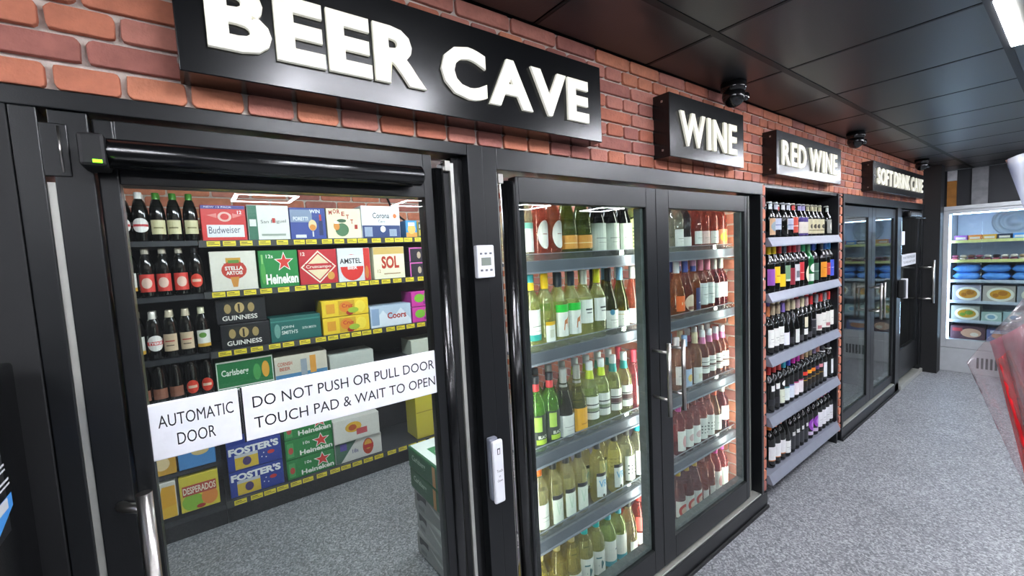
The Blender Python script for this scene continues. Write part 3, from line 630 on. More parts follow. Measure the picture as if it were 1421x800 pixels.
C(.675, 1.01, Z[4], Z[4] + .15, YC, .2, '#cfcfca', [('r', 0, 0, 1, 1, '#d6d6d0'), ('p', [(0, 0), (.0, 1), (.45, 1), (.1, 0)], '#4a6a58'), ('r', .1, .6, .24, .95, '#5a4a9a'), ('e', .7, .5, .12, .42, '#b8452e'), ('e', .7, .6, .08, .26, '#d9a03a'), ('r', .6, .4, .82, .6, '#b8302a'), ('t', '18s', .35, .35, .48, .55, '#7a7a9a', .02)], 'white carton with green corner and crest, bottom shelf')
C(.672, 1.0, Z[4] + .154, Z[4] + .32, YC - .015, .22, '#d4d4cc', [('r', 0, 0, 1, 1, '#dadad2'), ('e', .42, .6, .18, .24, '#dcae3a'), ('e', .4, .58, .09, .14, '#b85a2e'), ('r', .48, .2, .72, .48, '#c0525a')], 'white carton with yellow emblem, stacked on another, bottom shelf')
C(1.3, 1.58, Z[4], Z[4] + .42, YC, .2, '#cdc23a', [('r', 0, 0, 1, 1, '#d2c63e'), ('r', .6, .2, .95, .3, '#8a7a2a'), ('r', 0, .5, 1, .52, '#a89a30')], 'tall yellow carton, right end of bottom shelf')
# left unit
C(-.19, -.01, .42, .56, YC, .2, '#3a7ab8', [('r', 0, 0, 1, 1, '#4a8ac6'), ('e', .6, .7, .25, .2, '#d8c080')], 'small blue carton under the notice, left unit')
C(-.33, -.2, .42, .56, YC, .2, '#c89a3a', [('r', 0, 0, 1, 1, '#cfa040'), ('e', .5, .5, .3, .3, '#e8d0a0')], 'amber carton under the notice, far left')
C(-.2, -.01, .16, .375, YC, .2, '#cdbf3a', [('r', 0, 0, 1, 1, '#d6c63e'), ('e', .3, .25, .28, .25, '#8ab83a'), ('e', .75, .3, .22, .25, '#e08a3a'), ('r', .05, .45, .95, .75, '#b0483c'), ('t', 'DESPERADOS', .07, .5, .93, .7, '#f0e6d0', .02, .0), ('e', .5, .08, .12, .06, '#a82a24')], 'yellow and green carton with red banner, lower left unit')
C(-.37, -.215, .16, .375, YC, .2, '#d9d6cc', [('r', 0, 0, 1, 1, '#dcdad0'), ('p', [(.3, 0), (.6, .9), (1, .9), (1, 0)], '#dda52e'), ('p', [(0, 0), (0, .2), (1, .35), (1, 0)], '#e2b43a')], 'white and amber carton at far left of lowest shelf')
tag(tube('power_cable', [(1.36, 2.5, 2.16), (1.39, 2.47, 2.05), (1.45, 2.44, 1.97), (1.53, 2.44, 1.91), (1.62, 2.46, 1.88)], .009, BLACKM), 'black cable curving down the brick wall above the shelving', 'cable')
# stacked cases on the floor
def case(x, y, z, hgt, col, kind, lab, rz):
    W, Dp = .40, .27
    t = tag(empty('beer_case', (x, y, z), rz), lab, 'case', 'cases stacked on the cold room floor')
    box('carton_body', 0, Dp, -W, 0, 0, hgt, P(col), t, bevel=.012)
    # long side faces -x (towards the door), short end faces -y
    def side(u, v, h): return (-h - .0003, 0 - .01 - u * (W - .02), .006 + v * (hgt - .012))
    if kind == 'g':
        meshobj('printed_side', print_mesh([('t', 'Carlsberg', .12, .42, .52, .78, '#a9c4ae', .02), ('r', .72, .02, .8, .98, '#c0894a')], side), t)
        me = print_mesh([('r', .02, .02, .98, .98, '#d4dcd6'), ('r', .2, .3, .9, .72, '#2f7a48'), ('t', 'Carlsberg', .26, .42, .8, .6, '#d8e4d8', .02), ('r', .45, .3, .5, .72, '#c08a4a')], lambda u, v, h: (.006 + u * (Dp - .012), -W + .006 + v * (W - .012), hgt + h + .0004)); meshobj('printed_top', me, t)
    else:
        meshobj('printed_side', print_mesh([('r', .08, .55, .35, .92, '#2c2e30'), ('e', .25, .5, .12, .2, '#8f9290'), ('t', 'BEER', .12, .2, .3, .4, '#5a5c5e', .03), ('p', [(.4, .9), (.98, .5), (.98, .35), (.6, .6)], '#b9bbb8')], side), t)
    return t
zz = 0
for i, (hh, col, kd) in enumerate(((.125, '#8f918f', 'w'), (.125, '#979997', 'w'), (.125, '#8c8e8c', 'w'), (.118, '#1f5a36', 'g'), (.118, '#1f5a36', 'g'))):
    case(.835 + (.0, .012, -.003, -.012, -.02)[i], 1.03 + (0, .01, -.01, .0, -.01)[i], zz, hh - .001, col, kd, ('grey shrink wrapped case, lowest of the floor stack', 'grey wrapped case, second up in the floor stack', 'grey wrapped case, directly beneath the green cases', 'green case, the lower of two in the floor stack', 'green case with white top, topmost of the floor stack')[i], (.03, -.03, .05, .0, .02)[i]); zz += hh

# ================================================================ BOTTLES
PROF = {
 'bord': ([(0, .004), (.03, 0), (.0355, .006), (.0365, .02), (.0365, .178), (.034, .195), (.024, .215), (.0165, .23), (.0145, .245), (.0145, .296), (0, .296)], (.0156, .24, .300), .0365),
 'burg': ([(0, .004), (.033, 0), (.039, .006), (.04, .02), (.04, .125), (.036, .155), (.026, .195), (.0175, .225), (.0145, .25), (.0145, .296), (0, .296)], (.0156, .238, .300), .04),
 'champ': ([(0, .004), (.036, 0), (.044, .008), (.044, .14), (.04, .165), (.028, .21), (.02, .24), (.016, .27), (.0165, .31), (0, .312)], (.021, .222, .318), .044),
 'ale': ([(0, .003), (.028, 0), (.033, .006), (.033, .13), (.03, .15), (.018, .178), (.0135, .195), (.0125, .225), (0, .228)], (.0142, .222, .232), .033),
 'big': ([(0, .004), (.032, 0), (.036, .008), (.036, .155), (.033, .185), (.024, .225), (.017, .24), (.016, .27), (0, .272)], (.0175, .245, .276), .036),
}
BC = {}
def cyl_map(r, z0, z1, A):
    A = math.radians(A)
    def f(u, v, h):
        a = (u - .5) * 2 * A; rr = r + .0006 + h * .8
        return (rr * math.sin(a), -rr * math.cos(a), z0 + (z1 - z0) * v)
    return f
def parts_for(d):
    key = id(d)
    if key in BC: return BC[key]
    prof, (cr, c0, c1), r = PROF[d['k']]
    gm = bottle_mat(d['g'], d.get('clear', .7)) if d['g'] != 'dark' else pm('dark_bottle_glass', '#0d0e0c', .1, spec=.7, noise=.2)
    kk = ('b', d['k'], d['g'])
    if kk not in BC: BC[kk] = lathe_data(prof, gm, 18)
    out = [('glass_body', BC[kk])]
    if 'c0' in d: c0 = d['c0']
    kk = ('c', d['k'], d['c'], c0)
    if kk not in BC:
        rb = cr if c0 > .235 else cr + (.004 if d['k'] != 'champ' else .006)
        BC[kk] = lathe_data([(rb * .98, c0), (rb, c0 + .001), (cr, min(c0 + .03, c1 - .006)), (cr, c1 - .002), (cr - .002, c1), (0, c1)], CAPM(d['c']), 18)
    out.append(('cap', BC[kk]))
    if 'c2' in d:
        kk = ('c2', d['k'], d['c2'])
        if kk not in BC: zm = (c0 + c1) / 2; BC[kk] = lathe_data([(cr + .0004, zm), (cr + .0004, c1 - .001), (cr - .002, c1 + .0006), (0, c1 + .0006)], CAPM(d['c2']), 18)
        out.append(('cap_top', BC[kk]))
    for L in d['l']:
        z0, z1, A, els = L
        out.append(('label', print_mesh(els, cyl_map(r if z1 < .2 else L_r(prof, (z0 + z1) / 2), z0, z1, A), nu=8)))
    BC[key] = out; return out
def L_r(prof, z):
    for (r0, z0), (r1, z1) in zip(prof, prof[1:]):
        if z0 <= z <= z1 and z1 > z0: return max(r0, r1) + .001
    return .03
protos = {}
def bottle(d, x, y, z, label, group, rz=0):
    name = d.get('name', 'wine_bottle')
    if id(d) not in protos:
        t = tag(empty(name, (x, y, z), rz), label, 'bottle', group)
        for nm, me in parts_for(d): meshobj(nm, me, t)
        protos[id(d)] = t; return t
    src = protos[id(d)]; t = src.copy(); COL.objects.link(t); t.location = (x, y, z); t.rotation_euler[2] = rz; t['label'] = label; t['group'] = group
    for ch in src.children:
        c = ch.copy(); COL.objects.link(c); c.parent = t
    return t
def D_(k, g, c, l, desc, **kw): return dict(k=k, g=g, c=c, l=l, desc=desc, **kw)
def LB(z0, z1, *els, base='#e6e8e2', A=68): return [(z0, z1, A, [('r', 0, 0, 1, 1, base)] + list(els))]
YEL = '#e3dd8e'; YG = '#d9de84'; GRN = '#5f8f2e'; OLV = '#6f7030'; ROSE = '#d9745c'; PINK = '#d8606a'; ORG = '#cf7a3c'; CLR = '#dadcb8'; DRO = '#8a2a34'
lines = (('r', .2, .45, .8, .48, '#8a8c88'), ('r', .3, .3, .7, .32, '#a0a29c'))
orals = [('e', .5, .5, .42, .5, '#e9e6e0'), ('r', .35, .5, .65, .54, '#b08a80')]
W1 = {
 'ros_oval': D_('bord', ROSE, '#d8d0c8', [(.05, .16, 60, orals)], 'rose bottle with white oval label'),
 'teal_w': D_('bord', CLR, '#c8d4d0', LB(.04, .15, ('r', 0, .8, 1, 1, '#7ab8a8')), 'clear bottle with white and teal label'),
 'proscc': D_('champ', '#7a8a30', '#b8a860', LB(.045, .1, ('r', .1, .4, .9, .46, '#f2d8a0'), base='#d8963a'), 'green sparkling bottle with orange label', c0=.25),
 'champ_w': D_('champ', 'dark', '#50555a', LB(.03, .15, *lines, base='#cfd8cc'), 'black sparkling bottle with white label'),
 'pattern': D_('bord', '#b9c070', '#d6d8cc', LB(.03, .17, *[('r', .1 + .2 * (i % 4), .08 + .12 * (i // 4), .2 + .2 * (i % 4), .12 + .12 * (i // 4), '#4a5040') for i in range(24)], base='#b9bf88'), 'pale green bottle with patterned label'),
 'blue_oval': D_('bord', '#3a4a78', '#8a8ab0', [(.05, .16, 62, [('r', 0, 0, 1, .6, '#d4dad8'), ('e', .5, .6, .5, .38, '#d4dad8'), ('t', 'G', .42, .55, .58, .78, '#3a4048', .03)])], 'blue glass bottle with arched pale label'),
 'tealyel': D_('bord', YG, '#e8c82e', LB(.045, .165, ('r', 0, 0, 1, .2, '#2e9a94'), *lines), 'pale yellow bottle with yellow cap, teal label', c2='#46b0b8'),
 'yelcap': D_('bord', YG, '#f0c41c', LB(.03, .11, ('r', 0, .82, 1, 1, '#e0b41e'), ('r', .3, .2, .7, .6, '#c8cab8'), A=42), 'pale yellow bottle with yellow cap, small white label'),
 'green_band': D_('bord', YG, '#2a3440', LB(.04, .17, ('r', 0, .76, 1, 1, '#27c440'), ('p', [(.35, .2), (.4, .5), (.55, .55), (.66, .62), (.7, .68), (.6, .48), (.62, .2), (.56, .4), (.44, .38), (.4, .2)], '#c4743c')), 'white wine bottle with bright green band label'),
 'whitecap': D_('bord', YG, '#d9dccf', LB(.075, .175, ('r', .3, .55, .7, .62, '#3a3c40'), ('r', .35, .42, .65, .46, '#3a3c40')), 'white wine bottle with white cap and plain label'),
 'limecap': D_('bord', YG, '#e2e020', LB(.075, .175, ('r', .3, .55, .7, .62, '#3a3c40'), ('r', .35, .42, .65, .46, '#3a3c40')), 'white wine bottle with lime yellow cap'),
 'navycap': D_('burg', '#4a4c20', '#1c2026', LB(.03, .11, ('e', .3, .9, .12, .16, '#4a90b0'), *lines), 'dark green sloping bottle with black cap'),
 'bluecap': D_('burg', '#5f6a1e', '#8abfe0', LB(.03, .1, ('e', .7, .95, .12, .18, '#4a90b0'), ('r', 0, .75, 1, .8, '#c8b890'), *lines), 'green sloping bottle with light blue cap'),
 'rosewhite': D_('burg', ROSE, '#d8d4d0', LB(.03, .1, *lines), 'rose sloping bottle with white cap and label'),
 'blacklab': D_('bord', '#7fc83a', '#d8484c', LB(.02, .15, ('r', .2, .1, .8, .25, '#a8c838'), ('r', .15, .5, .5, .95, '#9cbc50'), ('t', 'BLACK', .3, .28, .8, .38, '#dfe2d8', .02), base='#26302a'), 'bright green bottle with red cap and black label', c2='#26282c'),
 'silverburg': D_('burg', '#3a3c22', '#a8a8a4', LB(.02, .11, *lines, base='#d8dad6'), 'dark sloping bottle with silver cap, white label', c0=.21),
 'yellowlab': D_('burg', '#8a8a2a', '#a8a49c', LB(.02, .12, ('r', .3, .3, .7, .34, '#b0781a'), base='#e8aa18'), 'olive sloping bottle with amber label', c0=.21),
 'striped': D_('bord', '#cddc8a', '#d6ea3a', LB(.05, .15, *[('r', 0, a, 1, a + .05, '#2a2e2a') for a in (.3, .62)], ('r', .0, .36, 1, .5, '#8a9a7a')), 'white wine bottle with striped label, lime neck', c2='#e6ecec', c0=.225),
 'striped_t': D_('bord', '#c4cc84', '#3fa8a0', LB(.05, .15, *[('r', 0, a, 1, a + .05, '#2a2e2a') for a in (.3, .62)], ('r', .0, .36, 1, .58, '#5a3a3a')), 'white wine bottle with striped label, teal neck', c2='#e6ecec', c0=.225),
 'pinkthin': D_('bord', PINK, '#d8485a', LB(.04, .13, base='#e0b8b0', A=22), 'pink bottle with red cap, narrow label'),
 'orangecap': D_('bord', '#e6dda0', '#f07a28', LB(.03, .13, *lines), 'white wine bottle with orange cap'),
 'vlab': D_('bord', '#e6dd90', '#3c3c38', LB(.02, .14, ('r', 0, .85, 1, 1, '#26262a'), ('p', [(.25, .75), (.4, .3), (.45, .3), (.65, .75), (.6, .75), (.43, .4), (.3, .75)], '#b8d0b8'), base='#dfe6da', A=46), 'straw yellow bottle with tall black-topped label'),
 'vrlab': D_('bord', '#e8df7c', '#3c3c38', LB(.03, .14, ('r', 0, .86, 1, 1, '#26262a'), ('t', 'VR', .15, .4, .85, .7, '#6aa8d0', .02), ('e', .5, .06, .1, .06, '#3a3020'), base='#e2e8e4', A=50), 'straw yellow bottle with blue VR label'),
 'dots': D_('bord', '#e0dcae', '#4a4a44', LB(.03, .15, *[('e', .18 + .2 * (i % 4), .3 + .16 * (i // 4), .05, .03, '#3a4048') for i in range(12)]), 'white wine bottle with dark dotted label'),
 'cyanblue': D_('bord', '#b9b890', '#28b8cc', LB(.03, .15, ('r', .3, .3, .7, .8, '#9ab8d0'), base='#d4dee4'), 'white wine bottle with turquoise cap, blue label'),
 'goldyel': D_('burg', '#e2cf5c', '#d8c88a', LB(.02, .11, *lines), 'golden yellow bottle with cream cap'),
 'cyan': D_('bord', '#dcd67c', '#16dcdc', LB(.03, .14, ('p', [(.3, .4), (.5, .6), (.75, .8), (.65, .45), (.5, .25)], '#3a6a70'), ('r', .2, .7, .5, .76, '#4a7a80')), 'white wine bottle with bright cyan cap'),
 'lblue': D_('bord', '#c2d878', '#58c0d8', LB(.03, .15, ('r', 0, 0, 1, .2, '#3a98a8'), ('r', .6, .6, .8, .66, '#50606a')), 'green tinted bottle with sky blue cap'),
 'shortclr': D_('burg', '#cfc888', '#58564c', LB(.03, .08, A=40), 'clear bottle with dark cap, small white label'),
 'redpink': D_('bord', '#e0503e', '#e84a40', LB(.1, .17, base='#e8635a') + LB(.03, .09), 'bright pink red bottle with red cap'),
 # rose side
 'clearwhite': D_('bord', '#c8c8b0', '#8a8c8a', LB(.03, .12, *lines), 'clear bottle with grey cap, white label'),
 'greyb': D_('bord', '#4a4c50', '#5a5c60', LB(.03, .08), 'smoky grey bottle, grey cap'),
 'rose_w': D_('bord', '#c0604a', '#c0c4c4', LB(.04, .11, *lines), 'rose bottle with silver cap, white label'),
 'rose_g': D_('bord', '#c8684e', '#d8c848', LB(.04, .11, *lines, base='#e8c8c0'), 'rose bottle with gold cap, pale pink label'),
 'rose_f': D_('bord', '#b8503c', '#6a7a4a', LB(.03, .12, ('e', .4, .5, .3, .3, '#b8b03a'), ('e', .7, .7, .2, .2, '#d86a5a'), base='#c87a5a'), 'rose bottle with flower patterned label'),
 'orlab': D_('burg', ORG, '#dfe4ea', LB(.04, .12, ('t', '19', .3, .4, .7, .6, '#f0c8a0', .02), base='#e2682a'), 'orange wine bottle with orange label'),
 'moon': D_('burg', '#a8584a', '#4a5aa8', [(.03, .12, 60, [('e', .5, .5, .5, .5, '#e0ccb4'), ('r', .2, .1, .8, .3, '#8a5a4a')])], 'rose bottle with round beige label, blue cap'),
 'bluelab': D_('bord', '#d0783c', '#4f5fa8', LB(.03, .15, ('r', .3, .3, .7, .34, '#b8bcd8'), base='#30386a', A=40), 'orange bottle with navy label, blue cap', c2='#e0a0c0'),
 'rosewl': D_('bord', '#b8583c', '#e58aa0', LB(.05, .17, ('r', 0, .78, 1, .8, '#a8b0b0'), *lines, base='#d8e0de'), 'rose bottle with pink cap, tall white label'),
 'dkrose': D_('bord', DRO, '#b8b8b0', LB(.075, .16, ('r', 0, .7, 1, .72, '#a8b0b0'), base='#d8e0de'), 'dark rose bottle with silver cap'),
 'pinkstripe': D_('bord', '#a8502c', '#e58ab8', LB(.06, .15, *[('r', 0, a, 1, a + .04, '#2a2224') for a in (.3, .68)], ('r', .0, .38, 1, .5, '#5a3a30')), 'amber rose bottle with striped label, pink neck', c2='#e8ecf0', c0=.225),
 'pinkw': D_('bord', '#d0946a', '#e8dce0', LB(.05, .15, *lines, base='#dfd8d4'), 'pale rose bottle with cream white cap'),
 'lbluep': D_('bord', '#c87848', '#9ab8e0', LB(.02, .12, ('e', .5, .5, .2, .2, '#d8b860'), base='#a8bcd8'), 'rose bottle with pale blue cap and label'),
 'creamc': D_('bord', '#b87a3a', '#ece0b8', LB(.02, .11, ('r', .3, .3, .7, .6, '#cfd0b8')), 'amber rose bottle with cream cap'),
 'magw': D_('bord', '#c85050', '#d848a8', LB(.03, .14, ('e', .5, .45, .2, .3, '#d8a0a0')), 'pink bottle with magenta cap, white label'),
 'pinkl': D_('bord', '#c86050', '#a85848', LB(.03, .13, ('e', .5, .5, .25, .2, '#d0b0b0')), 'pink bottle with white label, blush cap'),
 'pdots': D_('bord', '#c86050', '#a85848', LB(.03, .15, *[('e', .18 + .2 * (i % 4), .3 + .16 * (i // 4), .05, .03, '#3a3438') for i in range(12)]), 'pink bottle with dotted white label'),
 'orcapr': D_('burg', '#b88040', '#f0683a', LB(.04, .13, *lines), 'amber rose bottle with orange cap'),
 'circ': D_('burg', '#a05048', '#d8b83a', LB(.02, .11, ('e', .5, .4, .35, .4, '#c84a40'), ('e', .5, .4, .2, .22, '#e0c0a8')), 'rose bottle with gold cap, red circle label'),
 'orgp': D_('bord', '#c8683e', '#8a5048', LB(.03, .08, A=45), 'orange rose bottle, small white label'),
}
# ---- wine shelving behind the double doors
WZ = [1.562, 1.214, .812, .468, .112]
wsx0, wsx1 = .955, 2.535
wn = tag(empty('wine_shelving', (wsx0, .13, 0)), 'five-tier grey metal wine shelving behind the double glass doors', 'shelving')
ow = (wsx0, .13, 0)
for x in (wsx0, wsx1 - .02): box('upright', x, x + .02, .56, .58, .02, 1.85, SHELFD, wn, off=ow)
for i, z in enumerate(WZ):
    s = box('shelf', wsx0, wsx1, .13, .56, z - .012, z, SHELFG, wn, off=ow)
    box('price_rail', wsx0, wsx1, .118, .13, z - .038, z + .006, SHELFG, wn, bevel=.002, off=ow)
    box('edge_strip', wsx0, wsx1, .112, .118, z - .042, z - .036, SHELFL, wn, off=ow)
    box('glass_guard', wsx0, wsx1, .133, .136, z + .001, z + .03, GUARD, wn, off=ow)
    box('guard_edge', wsx0, wsx1, .1325, .1365, z + .03, z + .033, SHELFL, wn, off=ow)
ORD = ['first', 'second', 'third', 'fourth', 'fifth', 'sixth', 'seventh', 'eighth', 'ninth', 'tenth', 'eleventh', 'twelfth', 'thirteenth', 'fourteenth', 'fifteenth', 'sixteenth', 'seventeenth', 'eighteenth']
SHN = ['top', 'second', 'third', 'fourth', 'bottom']
rows = [
 ([1.033, 1.076, 1.129, 1.184, 1.253, 1.322, 1.407, 1.48, 1.562, 1.659, 2.072, 2.133, 2.256, 2.339, 2.434, 2.535], 'teal_w ros_oval ros_oval proscc proscc champ_w champ_w champ_w pattern blue_oval clearwhite greyb rose_w rose_g rose_w rose_f'),
 ([1.05, 1.106, 1.189, 1.259, 1.349, 1.435, 1.503, 1.59, 1.692, 2.069, 2.138, 2.208, 2.286, 2.364, 2.442, 2.525], 'tealyel yelcap green_band green_band whitecap limecap navycap bluecap rosewhite orlab moon bluelab rosewl rosewl dkrose dkrose'),
 ([1.052, 1.111, 1.195, 1.278, 1.356, 1.439, 1.525, 1.604, 1.68, 2.051, 2.103, 2.233, 2.314, 2.389, 2.472, 2.549], 'blacklab blacklab silverburg yellowlab striped striped striped_t striped_t pinkthin pinkw lbluep creamc pinkstripe pinkstripe pinkstripe pinkstripe'),
 ([1.046, 1.125, 1.201, 1.275, 1.396, 1.516, 1.606, 1.689, 2.053, 2.131, 2.205, 2.265, 2.336, 2.426, 2.529], 'orangecap vlab vlab vlab vrlab vrlab dots cyanblue magw pinkl pinkl pdots pdots orcapr dkrose'),
 ([1.032, 1.129, 1.215, 1.294, 1.371, 1.452, 1.519, 1.588, 1.661, 2.04, 2.096, 2.177, 2.245, 2.324, 2.415, 2.492], 'goldyel goldyel goldyel cyan cyan lblue lblue shortclr redpink circ circ circ orgp orgp magw magw'),
]
def place_row(xs, keys, T, y, z, unit, si, group, rows_back=1, dyb=.088, sc=1):
    xs = [x * sc for x in xs]; rr = [PROF[T[k]['k']][2] for k in keys]
    for i in range(1, len(xs)):      # keep bottles from touching
        mn = rr[i] + rr[i - 1] + .001
        if xs[i] - xs[i - 1] < mn: xs[i] = xs[i - 1] + mn
    return xs
def fill(rowspec, T, zs, y, unit, xmax, sc, group, back):
    for si, (xs, ks) in enumerate(rowspec):
        ks = ks.split(); assert len(ks) == len(xs), (unit, si, len(ks), len(xs))
        xs = place_row(xs, ks, T, y, zs[si], unit, si, group, sc=sc)
        # push back from the right wall
        lim = xmax
        for i in range(len(xs) - 1, -1, -1):
            r = PROF[T[ks[i]]['k']][2]
            if xs[i] + r > lim: xs[i] = lim - r - .001
            else: break
            lim = xs[i] - r
        for b_ in range(back + 1):
            for i, (x, k) in enumerate(zip(xs, ks)):
                d = T[k]; w_ = '%s, %s from left, %s, %s %s shelf' % (d['desc'], ORD[i], 'front' if b_ == 0 else 'behind', SHN[si], unit)
                bottle(d, x + (random.random() - .5) * .002, y + .09 * b_ + (PROF[d['k']][2] - .036) * .5, zs[si], w_, group, (random.random() - .5) * .3)
fill(rows, W1, WZ, .18, 'wine', 2.53, .982, 'wine bottles behind the double glass doors', 1)
